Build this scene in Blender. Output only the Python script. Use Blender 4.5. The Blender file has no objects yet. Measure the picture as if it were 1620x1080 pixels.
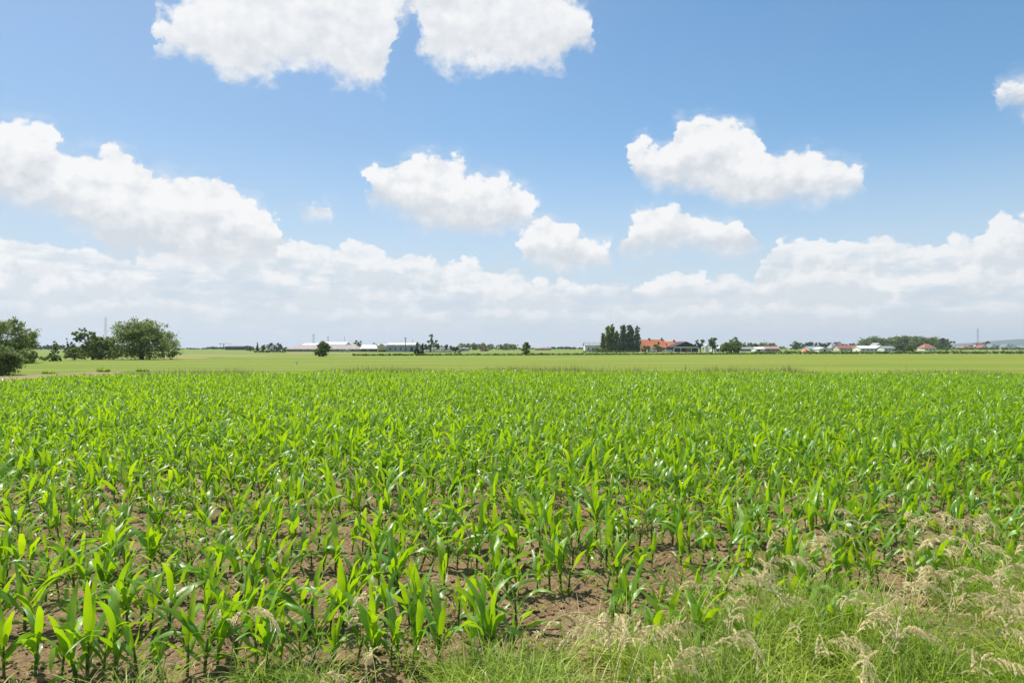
import bpy, math, random
import numpy as np
from mathutils import Vector

R = math.radians
H = 2.1                      # eye height
F = 1080.0                   # focal length in photo pixels (24 mm on a 36 mm sensor, 1620 px wide)
HY = 550.0                   # photo row of the horizon
SC = bpy.context.scene

# ------------------------------------------------------------------ camera
cam_d = bpy.data.cameras.new("camera")
cam_d.lens = 24.0; cam_d.sensor_width = 36.0
cam_d.clip_start = 0.05; cam_d.clip_end = 20000
cam = bpy.data.objects.new("camera", cam_d)
SC.collection.objects.link(cam)
cam.location = (0, 0, H)
cam.rotation_euler = (R(90) + math.atan((HY - 540) / F), 0, 0)
SC.camera = cam

# ------------------------------------------------------------------ light
SUN_EL, SUN_AZ = 58.0, -50.0       # azimuth measured from the view direction, negative = left
sun_d = bpy.data.lights.new("sun", 'SUN')
sun_d.energy = 4.75; sun_d.angle = R(0.55); sun_d.color = (1.0, 0.955, 0.88)
sun = bpy.data.objects.new("sun", sun_d)
SC.collection.objects.link(sun)
_sd = Vector((math.sin(R(SUN_AZ)) * math.cos(R(SUN_EL)), math.cos(R(SUN_AZ)) * math.cos(R(SUN_EL)), math.sin(R(SUN_EL))))
sun.rotation_euler = (-_sd).to_track_quat('-Z', 'Y').to_euler()
SC.view_settings.view_transform = 'Standard'
SC.view_settings.look = 'None'
EXPO = 0.35
SC.view_settings.exposure = EXPO
SC.view_settings.gamma = 1.0
SC.render.resolution_x = 1024; SC.render.resolution_y = 682
try:
    SC.cycles.use_denoising = True
    SC.cycles.max_bounces = 6; SC.cycles.diffuse_bounces = 3; SC.cycles.glossy_bounces = 2
    SC.cycles.transmission_bounces = 3; SC.cycles.volume_bounces = 0; SC.cycles.transparent_max_bounces = 6
    SC.cycles.caustics_reflective = False; SC.cycles.caustics_refractive = False
except Exception:
    pass

# ------------------------------------------------------------------ world: sky with clouds
W = bpy.data.worlds.new("World"); SC.world = W; W.use_nodes = True
nt = W.node_tree; nt.nodes.clear()
def N(t, **k):
    n = nt.nodes.new(t)
    for a, v in k.items(): setattr(n, a, v)
    return n
def L(a, b): nt.links.new(a, b)
def setin(sock, v):
    if isinstance(v, bpy.types.NodeSocket): L(v, sock)
    else: sock.default_value = v
def M(op, a, b=0.0, c=0.0, clamp=False):
    n = N('ShaderNodeMath', operation=op, use_clamp=clamp)
    setin(n.inputs[0], a); setin(n.inputs[1], b); setin(n.inputs[2], c)
    return n.outputs[0]
def SS(x, lo, hi):                     # smoothstep
    n = N('ShaderNodeMapRange', interpolation_type='SMOOTHSTEP')
    setin(n.inputs[0], x); setin(n.inputs[1], lo); setin(n.inputs[2], hi)
    return n.outputs[0]
def MIXC(f, a, b):
    n = N('ShaderNodeMix', data_type='RGBA')
    setin(n.inputs[0], f); setin(n.inputs[6], a); setin(n.inputs[7], b)
    return n.outputs[2]
def COMB(x, y, z=0.0):
    n = N('ShaderNodeCombineXYZ'); setin(n.inputs[0], x); setin(n.inputs[1], y); setin(n.inputs[2], z)
    return n.outputs[0]
def NOISE(vec, scale, detail, rough=0.55, dist=0.0):
    n = N('ShaderNodeTexNoise'); L(vec, n.inputs['Vector'])
    n.inputs['Scale'].default_value = scale; n.inputs['Detail'].default_value = detail
    n.inputs['Roughness'].default_value = rough; n.inputs['Distortion'].default_value = dist
    return n.outputs[0]
EL0, EL1, AZR = -10.0, 50.0, 50.0
def ae(px, py):                        # photo pixel -> azimuth, elevation in degrees
    dx, dz = (px - 810) / F, (HY - py) / F
    return math.degrees(math.atan(dx)), math.degrees(math.atan2(dz, math.sqrt(1 + dx * dx)))
tc = N('ShaderNodeTexCoord')
sx = N('ShaderNodeSeparateXYZ'); L(tc.outputs['Generated'], sx.inputs[0])
AZ = M('MULTIPLY', M('ARCTAN2', sx.outputs[0], sx.outputs[1]), 57.29578)
EL = M('MULTIPLY', M('ARCSINE', sx.outputs[2]), 57.29578)
P = COMB(AZ, M('MULTIPLY', EL, 1.25), 3.7)
P2 = COMB(M('ADD', AZ, -0.55), M('ADD', M('MULTIPLY', EL, 1.25), 0.9), 3.7)
n1 = M('SUBTRACT', NOISE(P, 0.40, 8, 0.57), 0.5)
n2 = M('SUBTRACT', NOISE(P2, 0.40, 6, 0.57), 0.5)
vo = N('ShaderNodeTexVoronoi', feature='SMOOTH_F1')
L(P, vo.inputs['Vector']); vo.inputs['Scale'].default_value = 0.62
vo.inputs['Detail'].default_value = 2.0; vo.inputs['Roughness'].default_value = 0.55; vo.inputs['Smoothness'].default_value = 0.35
wn = N('ShaderNodeTexNoise'); L(COMB(AZ, M('MULTIPLY', EL, 1.2), 7.7), wn.inputs['Vector']); wn.inputs['Scale'].default_value = 0.33; wn.inputs['Detail'].default_value = 6; wn.inputs['Roughness'].default_value = 0.62
AZW = M('ADD', AZ, M('MULTIPLY', M('SUBTRACT', wn.outputs[0], 0.5), 5.0))
puff = M('SUBTRACT', 0.45, vo.outputs['Distance'])         # round heads, about -0.4..0.45
relief = M('SUBTRACT', n1, n2)
def curve(pts):
    pts = sorted(pts)
    n = N('ShaderNodeFloatCurve')
    mp = n.mapping; cv = mp.curves[0]
    xy = []
    for a, e in pts:
        x = min(1, max(0, (a + AZR) / (2 * AZR))); y = min(1, max(0, (e - EL0) / (EL1 - EL0)))
        if xy and x - xy[-1][0] < 0.0015: x = xy[-1][0] + 0.0015
        xy.append((x, y))
    if xy[0][0] > 0: xy.insert(0, (0.0, xy[0][1]))
    if xy[-1][0] < 1: xy.append((1.0, xy[-1][1]))
    cv.points[0].location = xy[0]; cv.points[1].location = xy[-1]
    for q in xy[1:-1]: cv.points.new(*q)
    for p in cv.points: p.handle_type = 'AUTO_CLAMPED'
    mp.update()
    w = M('ADD', M('MULTIPLY', AZW, 0.5 / AZR), 0.5, clamp=True)
    L(w, n.inputs['Value'])
    return M('ADD', M('MULTIPLY', n.outputs[0], EL1 - EL0), EL0)
def outline(clouds):
    """each cloud: (top points, bottom points) in photo pixels -> a pair of elevation curves over azimuth"""
    T, B = [], []
    for top, bot in clouds:
        for lst, out, s in ((top, T, 1), (bot, B, -1)):
            pp = [ae(*q) for q in lst]
            out += pp
        x0 = min(top[0][0], bot[0][0]); x1 = max(top[-1][0], bot[-1][0])
        y0 = (top[0][1] + bot[0][1]) / 2; y1 = (top[-1][1] + bot[-1][1]) / 2
        for x, y in ((x0 - 9, y0), (x1 + 9, y1)):
            a, e = ae(x, y); T.append((a, e - 3.0)); B.append((a, e + 3.0))
    return curve(T), curve(B)

sky = N('ShaderNodeTexSky', sky_type='NISHITA')
sky.sun_disc = False; sky.sun_elevation = R(SUN_EL); sky.sun_rotation = R(SUN_AZ)
sky.altitude = 0; sky.air_density = 1.0; sky.dust_density = 0.25; sky.ozone_density = 3.0
STR = 0.117
def rad(c, k=1.0):                      # wanted radiance -> colour value in front of the Background strength
    return tuple(v * k / STR / 2 ** EXPO for v in c) + (1.0,)
GREYB = rad((0.69, 0.74, 0.79)); WHITE = rad((0.955, 0.955, 0.955)); GREY = rad((0.63, 0.675, 0.73)); PALE = rad((0.64, 0.71, 0.79))
# blue air: the sky, veiled by a thin high layer towards the left and the horizon
thin = M('ADD', M('MULTIPLY', SS(AZ, 34.0, -42.0), 0.40),
         M('MULTIPLY', M('ADD', NOISE(COMB(M('MULTIPLY', AZ, 0.35), EL, 9.1), 0.11, 5, 0.6), -0.47), 0.30), clamp=True)
hs = N('ShaderNodeHueSaturation'); L(sky.outputs[0], hs.inputs['Color']); hs.inputs['Saturation'].default_value = 1.12; hs.inputs['Hue'].default_value = 0.491
base = MIXC(thin, hs.outputs[0], rad((0.37, 0.44, 0.57)))
hz = SS(EL, 18.0, 0.5)
base = MIXC(M('MULTIPLY', hz, 0.84), base, PALE)

low = NOISE(COMB(M('MULTIPLY', AZ, 0.55), M('MULTIPLY', EL, 2.1), 1.3), 0.36, 6, 0.6)

def cloud(col, T, B, edge, sT, sB, amp, shade, opac=1.0, lift=0.14, fall=4.5, bias=0.0, relk=2.0, grey=None):
    """one cloud layer over col: T, B outline elevations, noise-broken edges, lit tops and grey bases"""
    e = M('ADD', M('MULTIPLY', n1, amp * 5.0), M('MULTIPLY', puff, amp * 2.0))
    dT = M('ADD', M('ADD', M('SUBTRACT', T, EL), e), bias)
    a = SS(dT, -sT, sT); halo = SS(dT, -1.3, 0.8)
    if B is not None:
        b = SS(M('ADD', M('SUBTRACT', EL, B), M('ADD', M('MULTIPLY', n1, amp * 6.0), bias)), -sB, sB)
        halo = M('MULTIPLY', M('MULTIPLY', halo, b), M('MULTIPLY', SS(low, 0.35, 0.75), 0.7))
        a = M('MAXIMUM', M('MULTIPLY', a, b), halo)
        t = M('DIVIDE', M('SUBTRACT', EL, B), M('MAXIMUM', M('SUBTRACT', T, B), 0.5), clamp=True)
    else:
        t = M('SUBTRACT', 1.0, M('DIVIDE', M('SUBTRACT', T, EL), fall), clamp=True)
    lum = M('ADD', M('ADD', M('MULTIPLY', SS(t, 0.0, 0.75), shade), 1.0 - shade),
            M('ADD', M('MULTIPLY', relief, relk), M('MULTIPLY', puff, 0.35)), clamp=True)
    lum = M('ADD', lum, lift, clamp=True)
    return MIXC(M('MULTIPLY', a, opac), col, MIXC(lum, grey or GREY, WHITE))

# far low rows of cloud along the horizon
rowA = curve([ae(*q) for q in [(-300, 385), (-120, 370), (0, 376), (70, 380), (140, 388), (200, 398), (235, 388), (300, 385), (430, 372),
    (470, 376), (510, 386), (560, 374), (600, 384), (650, 396), (700, 398), (740, 394), (780, 418), (830, 432), (880, 436), (930, 448),
    (990, 456), (1040, 432), (1075, 418), (1130, 428), (1180, 436), (1205, 392), (1240, 368), (1290, 372), (1340, 368), (1400, 374),
    (1450, 382), (1520, 372), (1560, 348), (1600, 330), (1700, 322), (1900, 360)]])
c = cloud(base, rowA, None, 0, 0.2, 1, 0.50, 0.75, 0.93, 0.16, 3.4, relk=3.2, grey=GREYB)
rowB = M('ADD', M('MULTIPLY', M('ADD', NOISE(COMB(AZ, 0.0, 5.0), 0.13, 3), -0.5), 3.6), 5.7)
c = cloud(c, rowB, None, 0, 0.3, 1, 0.45, 0.95, 0.8, 0.16, 2.0, relk=2.8, grey=GREYB)
rowC = M('ADD', M('MULTIPLY', M('ADD', NOISE(COMB(AZ, 0.0, 8.0), 0.2, 3), -0.5), 2.2), 3.6)
c = cloud(c, rowC, None, 0, 0.3, 1, 0.35, 1.0, 0.7, 0.12, 1.6, relk=2.6, grey=GREYB)
c = MIXC(M('MULTIPLY', M('MULTIPLY', SS(low, 0.47, 0.64), SS(EL, 9.5, 5.5)), 0.72), c, rad((0.61, 0.715, 0.80)))
c = MIXC(M('MULTIPLY', SS(EL, 4.2, 0.3), 0.72), c, rad((0.685, 0.745, 0.795)))
# the separate cumulus clouds
TB = outline([
    ([(-260, 240), (-100, 205), (0, 196), (40, 190), (80, 198), (112, 240), (150, 246), (190, 238), (215, 250), (240, 276), (290, 282), (340, 272),
      (375, 294), (400, 316), (425, 334), (436, 358)],
     [(-260, 330), (0, 312), (60, 318), (110, 338), (150, 356), (170, 392), (300, 400), (436, 388)]),
    ([(574, 288), (584, 268), (620, 262), (650, 250), (700, 246), (735, 260), (752, 276), (790, 280), (815, 296), (838, 306), (858, 338)],
     [(574, 296), (620, 326), (660, 346), (720, 357), (800, 354), (858, 346)]),
    ([(880, 362), (886, 346), (905, 352), (922, 380), (962, 390)], [(880, 410), (905, 416), (962, 402)]),
    ([(984, 374), (1000, 350), (1030, 328), (1070, 326), (1100, 338), (1140, 354), (1165, 344), (1190, 368)],
     [(984, 390), (1040, 382), (1100, 384), (1190, 388)]),
])
c = cloud(c, TB[0], TB[1], 0, 0.26, 1.1, 0.46, 0.80, 0.985, 0.16, 4.5, 0.42)
TC = outline([
    ([(470, 326), (490, 318), (530, 330)], [(470, 330), (500, 334), (530, 338)]),
    ([(818, 376), (850, 352), (878, 340), (892, 352)], [(818, 398), (850, 412), (892, 414)]),
    ([(1002, 228), (1016, 216), (1036, 230), (1062, 218), (1068, 200), (1120, 187), (1160, 194), (1200, 211), (1215, 233), (1240, 244),
      (1265, 231), (1290, 240), (1330, 256), (1355, 273), (1368, 280)],
     [(1002, 256), (1018, 280), (1060, 286), (1110, 296), (1180, 312), (1300, 306), (1340, 296), (1368, 286)]),
    ([(1572, 142), (1595, 132), (1640, 124), (1800, 130)], [(1572, 150), (1600, 162), (1640, 176), (1800, 190)]),
])
c = cloud(c, TC[0], TC[1], 0, 0.28, 1.0, 0.46, 0.68, 0.97, 0.16, 4.5, 0.40)
TD = outline([
    ([(238, 36), (262, 12), (300, -30), (380, -110), (520, -150), (640, -120), (760, -140), (880, -60), (920, -10), (954, 30)],
     [(238, 44), (260, 58), (310, 76), (350, 98), (400, 114), (440, 106), (500, 92), (540, 108), (582, 122), (612, 100), (626, 20), (640, 8), (652, 40), (680, 82),
      (720, 92), (770, 88), (830, 96), (890, 86), (925, 56), (954, 44)]),
])
c = cloud(c, TD[0], TD[1], 0, 1.0, 0.85, 0.8, 0.40, 0.95, 0.16, 4.5, 0.5, 1.3)
bg = N('ShaderNodeBackground'); L(c, bg.inputs[0]); bg.inputs[1].default_value = STR
wo = N('ShaderNodeOutputWorld'); L(bg.outputs[0], wo.inputs[0])
try:
    W.cycles.sampling_method = 'MANUAL'; W.cycles.sample_map_resolution = 512
except Exception:
    pass

# ------------------------------------------------------------------ materials
MATS = {}
class Mat:
    def __init__(s, name):
        s.m = bpy.data.materials.new(name); s.m.use_nodes = True
        s.t = s.m.node_tree; s.t.nodes.clear()
        s.out = s.t.nodes.new('ShaderNodeOutputMaterial')
    def n(s, t, **k):
        x = s.t.nodes.new(t)
        for a, v in k.items(): setattr(x, a, v)
        return x
    def l(s, a, b): s.t.links.new(a, b)
    def put(s, sock, v):
        if isinstance(v, bpy.types.NodeSocket): s.l(v, sock)
        elif hasattr(sock.default_value, '__len__') and len(v) == 3 and len(sock.default_value) == 4: sock.default_value = (*v, 1)
        else: sock.default_value = v
    def mix(s, f, a, b):
        x = s.n('ShaderNodeMix', data_type='RGBA'); s.put(x.inputs[0], f); s.put(x.inputs[6], a); s.put(x.inputs[7], b); return x.outputs[2]
    def math(s, op, a, b=0.0, clamp=False):
        x = s.n('ShaderNodeMath', operation=op, use_clamp=clamp); s.put(x.inputs[0], a); s.put(x.inputs[1], b); return x.outputs[0]
    def noise(s, vec, scale, detail=4, rough=0.55):
        x = s.n('ShaderNodeTexNoise'); s.l(vec, x.inputs['Vector'])
        x.inputs['Scale'].default_value = scale; x.inputs['Detail'].default_value = detail; x.inputs['Roughness'].default_value = rough
        return x.outputs[0]
    def pos(s, scale=(1, 1, 1), obj=False):
        if obj: v = s.n('ShaderNodeTexCoord').outputs['Object']
        else: v = s.n('ShaderNodeNewGeometry').outputs['Position']
        x = s.n('ShaderNodeVectorMath', operation='MULTIPLY'); s.l(v, x.inputs[0]); x.inputs[1].default_value = scale
        return x.outputs[0]
    def ss(s, v, lo, hi, a=0.0, b=1.0):
        x = s.n('ShaderNodeMapRange', interpolation_type='SMOOTHSTEP'); s.put(x.inputs[0], v)
        for i, q in zip((1, 2, 3, 4), (lo, hi, a, b)): x.inputs[i].default_value = q
        return x.outputs[0]
    def bsdf(s, col, rough=0.8, spec=0.3, metal=0.0, bump=None, bd=0.02, bs=0.6):
        p = s.n('ShaderNodeBsdfPrincipled'); s.put(p.inputs['Base Color'], col); s.put(p.inputs['Roughness'], rough)
        p.inputs['Specular IOR Level'].default_value = spec; p.inputs['Metallic'].default_value = metal
        if bump is not None:
            b = s.n('ShaderNodeBump'); s.l(bump, b.inputs['Height']); b.inputs['Distance'].default_value = bd; b.inputs['Strength'].default_value = bs
            s.l(b.outputs[0], p.inputs['Normal'])
        return p.outputs[0]
    def done(s, sh):
        s.l(sh, s.out.inputs[0]); return s.m

def leafmat(name, c_old, c_young, trans, tw, rough=0.4, spec=0.5, obj_rand=True, big=None, sheen=None):
    m = Mat(name)
    g = m.n('ShaderNodeNewGeometry'); oi = m.n('ShaderNodeObjectInfo')
    r = g.outputs['Random Per Island']
    if obj_rand:
        r = m.math('FRACT', m.math('ADD', r, m.math('MULTIPLY', oi.outputs['Random'], 3.7)))
    col = m.mix(r, c_old, c_young)
    nz = m.noise(m.pos(), big or 0.6, 3)
    hsv = m.n('ShaderNodeHueSaturation'); m.l(col, hsv.inputs['Color'])
    m.l(m.ss(nz, 0.3, 0.7, 0.78, 1.2), hsv.inputs['Value'])
    m.l(m.ss(nz, 0.3, 0.7, 0.512, 0.49), hsv.inputs['Hue'])
    p = m.bsdf(hsv.outputs[0], rough, spec)
    t = m.n('ShaderNodeBsdfTranslucent')
    m.l(m.mix(m.math('MULTIPLY', r, 0.7), trans, c_young), t.inputs[0])
    x = m.n('ShaderNodeMixShader'); x.inputs[0].default_value = tw
    m.l(p, x.inputs[1]); m.l(t.outputs[0], x.inputs[2])
    return m.done(x.outputs[0])

def plain(name, col, rough=0.75, var=0.25, scale=0.8, spec=0.3, metal=0.0, stretch=(1, 1, 1)):
    m = Mat(name); nz = m.noise(m.pos(stretch), scale, 5)
    c2 = tuple(v * (1 - var) for v in col); c3 = tuple(min(1, v * (1 + var * 0.6)) for v in col)
    return m.done(m.bsdf(m.mix(m.ss(nz, 0.3, 0.7), c2, c3), rough, spec, metal))

# corn leaves: glossy upper sheen, bright when lit from behind
def corn_mat():
    m = Mat("corn_leaf")
    g = m.n('ShaderNodeNewGeometry'); oi = m.n('ShaderNodeObjectInfo')
    r = m.math('FRACT', m.math('ADD', g.outputs['Random Per Island'], m.math('MULTIPLY', oi.outputs['Random'], 3.7)))
    at = m.n('ShaderNodeAttribute', attribute_name='age')       # 0 young inner leaf .. 1 old lower leaf
    mid = m.n('ShaderNodeAttribute', attribute_name='mid')      # 1 on the midrib, 0 at the edge
    v = m.math('ADD', m.math('MULTIPLY', at.outputs['Fac'], 0.65), m.math('MULTIPLY', r, 0.5), clamp=True)
    col = m.mix(v, (0.225, 0.455, 0.003), (0.085, 0.25, 0.012))
    col = m.mix(m.ss(r, 0.72, 0.95, 0.0, 0.6), col, (0.055, 0.19, 0.045))
    fld = m.noise(m.pos(), 0.22, 3)
    col = m.mix(m.ss(fld, 0.35, 0.68), col, m.mix(0.5, col, (0.19, 0.36, 0.008)))
    yl = m.noise(m.pos(), 5.0, 4)
    col = m.mix(m.ss(yl, 0.60, 0.74, 0.0, 0.65), col, (0.36, 0.36, 0.07))
    dry = m.math('MULTIPLY', m.ss(at.outputs['Fac'], 0.84, 0.98), m.ss(r, 0.35, 0.6, 0.0, 0.75))
    col = m.mix(dry, col, (0.40, 0.34, 0.11))
    rib = m.math('MULTIPLY', m.ss(mid.outputs['Fac'], 0.78, 1.0), 0.6)
    col = m.mix(rib, col, (0.30, 0.42, 0.12))
    st = m.noise(m.pos((18, 18, 5)), 3.0, 3)
    p = m.bsdf(col, m.ss(st, 0.3, 0.7, 0.34, 0.54), 0.85)
    t = m.n('ShaderNodeBsdfTranslucent')
    m.l(m.mix(v, (0.58, 0.82, 0.002), (0.26, 0.51, 0.006)), t.inputs[0])
    x = m.n('ShaderNodeMixShader'); x.inputs[0].default_value = 0.44
    m.l(p, x.inputs[1]); m.l(t.outputs[0], x.inputs[2])
    return m.done(x.outputs[0])
CORN = corn_mat()
STALK = plain("corn_stalk", (0.105, 0.205, 0.035), 0.5, 0.3, 9.0)
GRASS = leafmat("grass_blade", (0.08, 0.18, 0.010), (0.50, 0.58, 0.085), (0.48, 0.68, 0.04), 0.38, 0.5, 0.35, False, 1.3)
STRAW = leafmat("dry_straw", (0.80, 0.66, 0.36), (0.92, 0.81, 0.54), (1.0, 0.90, 0.58), 0.5, 0.7, 0.25, True, 2.0)
STEM = leafmat("grass_stem", (0.36, 0.36, 0.12), (0.50, 0.44, 0.20), (0.5, 0.48, 0.15), 0.25, 0.6, 0.25, True, 2.0)
WEED = leafmat("border_weed", (0.17, 0.22, 0.05), (0.36, 0.34, 0.14), (0.36, 0.38, 0.1), 0.3, 0.7, 0.2, False, 0.25)
def tree_mat(name, dark, light, tw=0.28): return leafmat(name, dark, light, tuple(v * 1.5 for v in light), tw, 0.62, 0.22, True, 0.35)
T_OAK = tree_mat("oak_leaves", (0.085, 0.125, 0.032), (0.29, 0.35, 0.085))
T_MID = tree_mat("tree_leaves", (0.085, 0.13, 0.034), (0.25, 0.32, 0.085))
T_LITE = tree_mat("pale_leaves", (0.085, 0.130, 0.035), (0.20, 0.26, 0.07), 0.32)
T_DARK = tree_mat("dark_leaves", (0.045, 0.078, 0.036), (0.12, 0.165, 0.07), 0.15)
T_POP = tree_mat("poplar_leaves", (0.09, 0.135, 0.06), (0.23, 0.285, 0.115), 0.15)
T_GREY = tree_mat("greyish_leaves", (0.07, 0.095, 0.05), (0.16, 0.19, 0.10), 0.25)
BARK = plain("bark", (0.075, 0.06, 0.045), 0.9, 0.4, 3.0)

def soil_mat():
    m = Mat("soil"); p = m.pos()
    a = m.noise(p, 1.1, 6, 0.6); b = m.noise(p, 26, 6, 0.65); d = m.noise(p, 120, 3, 0.6)
    c = m.mix(m.ss(a, 0.35, 0.68), (0.165, 0.104, 0.050), (0.285, 0.19, 0.103))
    c = m.mix(m.ss(b, 0.42, 0.70), c, (0.37, 0.26, 0.142))
    c = m.mix(m.ss(d, 0.62, 0.75, 0.0, 0.5), c, (0.50, 0.38, 0.26))
    h = m.math('ADD', b, m.math('MULTIPLY', d, 0.35))
    return m.done(m.bsdf(c, 0.95, 0.12, bump=h, bd=0.03, bs=0.9))
SOIL = soil_mat()
CLOD = None
def field_mat(name, c1, c2, c3, sx_=0.02, sy_=0.25, fine=3.0):
    m = Mat(name)
    st = m.noise(m.pos((sx_, sy_, 1)), 1.0, 5, 0.6); pt = m.noise(m.pos((0.03, 0.06, 1)), 1.0, 4); f = m.noise(m.pos(), fine, 5, 0.7)
    c = m.mix(m.ss(st, 0.40, 0.60), c1, c2)
    c = m.mix(m.ss(pt, 0.5, 0.75, 0.0, 0.7), c, c3)
    s2 = m.noise(m.pos((sx_ * 3, sy_ * 4.5, 1)), 1.0, 3, 0.6); c = m.mix(m.ss(s2, 0.50, 0.68, 0.0, 0.45), c, tuple(v * 0.72 for v in c1))
    c = m.mix(m.ss(f, 0.35, 0.75, 0.0, 0.35), c, tuple(v * 0.6 for v in c1))
    return m.done(m.bsdf(c, 0.9, 0.1, bump=f, bd=0.25, bs=0.5))
MEADOW = field_mat("ripening_field", (0.175, 0.240, 0.030), (0.255, 0.292, 0.044), (0.310, 0.300, 0.074), 0.010, 0.14)
FARG = field_mat("far_pasture", (0.14, 0.22, 0.036), (0.25, 0.30, 0.06), (0.36, 0.33, 0.12), 0.006, 0.05, 0.6)
LAND = field_mat("distant_land", (0.17, 0.24, 0.06), (0.27, 0.31, 0.09), (0.34, 0.33, 0.14), 0.003, 0.012, 0.2)
DIRT = field_mat("dry_dirt", (0.29, 0.22, 0.12), (0.34, 0.27, 0.13), (0.22, 0.25, 0.06), 0.25, 0.5, 4.0)
STUB = field_mat("dry_strip", (0.40, 0.32, 0.15), (0.34, 0.31, 0.10), (0.46, 0.36, 0.2), 0.03, 0.1, 1.0)
VERGE = field_mat("verge_ground", (0.20, 0.14, 0.075), (0.24, 0.20, 0.08), (0.30, 0.21, 0.12), 2, 2, 9.0)
HILLM = field_mat("wooded_hill", (0.055, 0.11, 0.06), (0.075, 0.13, 0.065), (0.10, 0.15, 0.07), 0.006, 0.006, 0.05)

WALL = {k: plain("wall_" + k, v, 0.85, 0.15, 0.5) for k, v in dict(white=(0.72, 0.71, 0.68), cream=(0.60, 0.54, 0.44), brick=(0.30, 0.155, 0.10),
        grey=(0.42, 0.44, 0.46), dark=(0.055, 0.06, 0.065), pink=(0.50, 0.32, 0.26), bluegrey=(0.30, 0.36, 0.40), tan=(0.36, 0.29, 0.22)).items()}
ROOF = {k: plain("roof_" + k, v, 0.7, 0.22, 0.7, stretch=(1, 1, 3)) for k, v in dict(orange=(0.50, 0.165, 0.070), red=(0.31, 0.13, 0.105), rust=(0.36, 0.16, 0.10), taupe=(0.37, 0.31, 0.275),
        white=(0.76, 0.75, 0.73), grey=(0.33, 0.35, 0.38), dark=(0.050, 0.038, 0.042), slate=(0.20, 0.21, 0.24), rose=(0.46, 0.26, 0.23)).items()}
m_ = Mat("window_glass"); GLASS = m_.done(m_.bsdf((0.035, 0.045, 0.055), 0.12, 0.6))
FRAME = plain("white_frame", (0.74, 0.74, 0.72), 0.5, 0.1)
DOORM = plain("door_paint", (0.10, 0.085, 0.07), 0.6, 0.2)
STEEL = plain("mast_steel", (0.20, 0.21, 0.22), 0.5, 0.15, 0.4, 0.4, 0.3)
YELLOW = plain("digger_paint", (0.60, 0.40, 0.10), 0.45, 0.2)
RUBBER = plain("rubber", (0.03, 0.03, 0.03), 0.8, 0.2)
SILVER = plain("car_silver", (0.48, 0.50, 0.52), 0.3, 0.05, 0.5, 0.5)
CARW = plain("car_white", (0.78, 0.78, 0.78), 0.35, 0.05, 0.5, 0.5)
ORANGE = plain("orange_sheet", (0.75, 0.21, 0.06), 0.6, 0.15)
BALE = plain("bale_wrap", (0.66, 0.64, 0.54), 0.45, 0.15, 1.0, 0.4)
POLEW = plain("weathered_wood", (0.13, 0.11, 0.09), 0.9, 0.3, 2.0)

# ------------------------------------------------------------------ helpers
rng = np.random.default_rng(11); random.seed(11)
COL = SC.collection
def tag(o, label=None, cat=None, group=None, kind=None):
    if label: o['label'] = label
    if cat: o['category'] = cat
    if group: o['group'] = group
    if kind: o['kind'] = kind
    return o
def mesh_np(name, V, Fc, mat, smooth=False, attrs=None):
    V = np.asarray(V, np.float32).reshape(-1, 3); Fc = np.asarray(Fc, np.int32); k = Fc.shape[1]
    me = bpy.data.meshes.new(name)
    me.vertices.add(len(V)); me.vertices.foreach_set('co', V.ravel())
    me.loops.add(Fc.size); me.loops.foreach_set('vertex_index', Fc.ravel())
    me.polygons.add(len(Fc))
    me.polygons.foreach_set('loop_start', np.arange(0, Fc.size, k, dtype=np.int32))
    if smooth: me.polygons.foreach_set('use_smooth', np.ones(len(Fc), bool))
    me.update(calc_edges=True)
    for a, d in (attrs or {}).items():
        at = me.attributes.new(a, 'FLOAT', 'POINT'); at.data.foreach_set('value', np.asarray(d, np.float32))
    if mat: me.materials.append(mat)
    return me
def link(name, me, parent=None, loc=None, rz=0.0):
    o = bpy.data.objects.new(name, me); COL.objects.link(o)
    if parent: o.parent = parent
    if loc is not None: o.location = loc
    if rz: o.rotation_euler = (0, 0, rz)
    return o
def empty(name, loc, rz=0.0): 
    o = link(name, None, None, loc, rz); o.empty_display_size = 0.3; return o
class MB:
    """collects polygons of any size into one mesh object"""
    def __init__(s): s.v = []; s.f = []
    def add(s, vs, fs):
        b = len(s.v); s.v += [tuple(v) for v in vs]; s.f += [tuple(b + i for i in q) for q in fs]; return s
    def box(s, x0, x1, y0, y1, z0, z1):
        return s.add([(x0, y0, z0), (x1, y0, z0), (x1, y1, z0), (x0, y1, z0), (x0, y0, z1), (x1, y0, z1), (x1, y1, z1), (x0, y1, z1)],
                     [(0, 3, 2, 1), (4, 5, 6, 7), (0, 1, 5, 4), (1, 2, 6, 5), (2, 3, 7, 6), (3, 0, 4, 7)])
    def prism(s, poly, y0, y1):                        # polygon in x-z pulled along y
        n = len(poly)
        return s.add([(x, y0, z) for x, z in poly] + [(x, y1, z) for x, z in poly],
                     [tuple(range(n)), tuple(range(2 * n - 1, n - 1, -1))] + [(i, i + n, (i + 1) % n + n, (i + 1) % n) for i in range(n)])
    def tube(s, a, b, r0, r1, k=6):
        a, b = Vector(a), Vector(b); d = (b - a)
        if d.length < 1e-6: return s
        d.normalize(); u = d.orthogonal().normalized(); w = d.cross(u)
        vs = [p + (u * math.cos(t) + w * math.sin(t)) * r for p, r in ((a, r0), (b, r1)) for t in [2 * math.pi * i / k for i in range(k)]]
        return s.add(vs, [(i, (i + 1) % k, (i + 1) % k + k, i + k) for i in range(k)] + [tuple(range(k - 1, -1, -1)), tuple(range(k, 2 * k))])
    def build(s, name, mat, parent=None, loc=None, rz=0.0, smooth=False):
        me = bpy.data.meshes.new(name); me.from_pydata(s.v, [], s.f); me.update()
        if smooth:
            for p in me.polygons: p.use_smooth = True
        me.materials.append(mat)
        return link(name, me, parent, loc, rz)
def X(px, d): return (px - 810) / F * d
def Z(py, d): return H + (HY - py) / F * d
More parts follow.
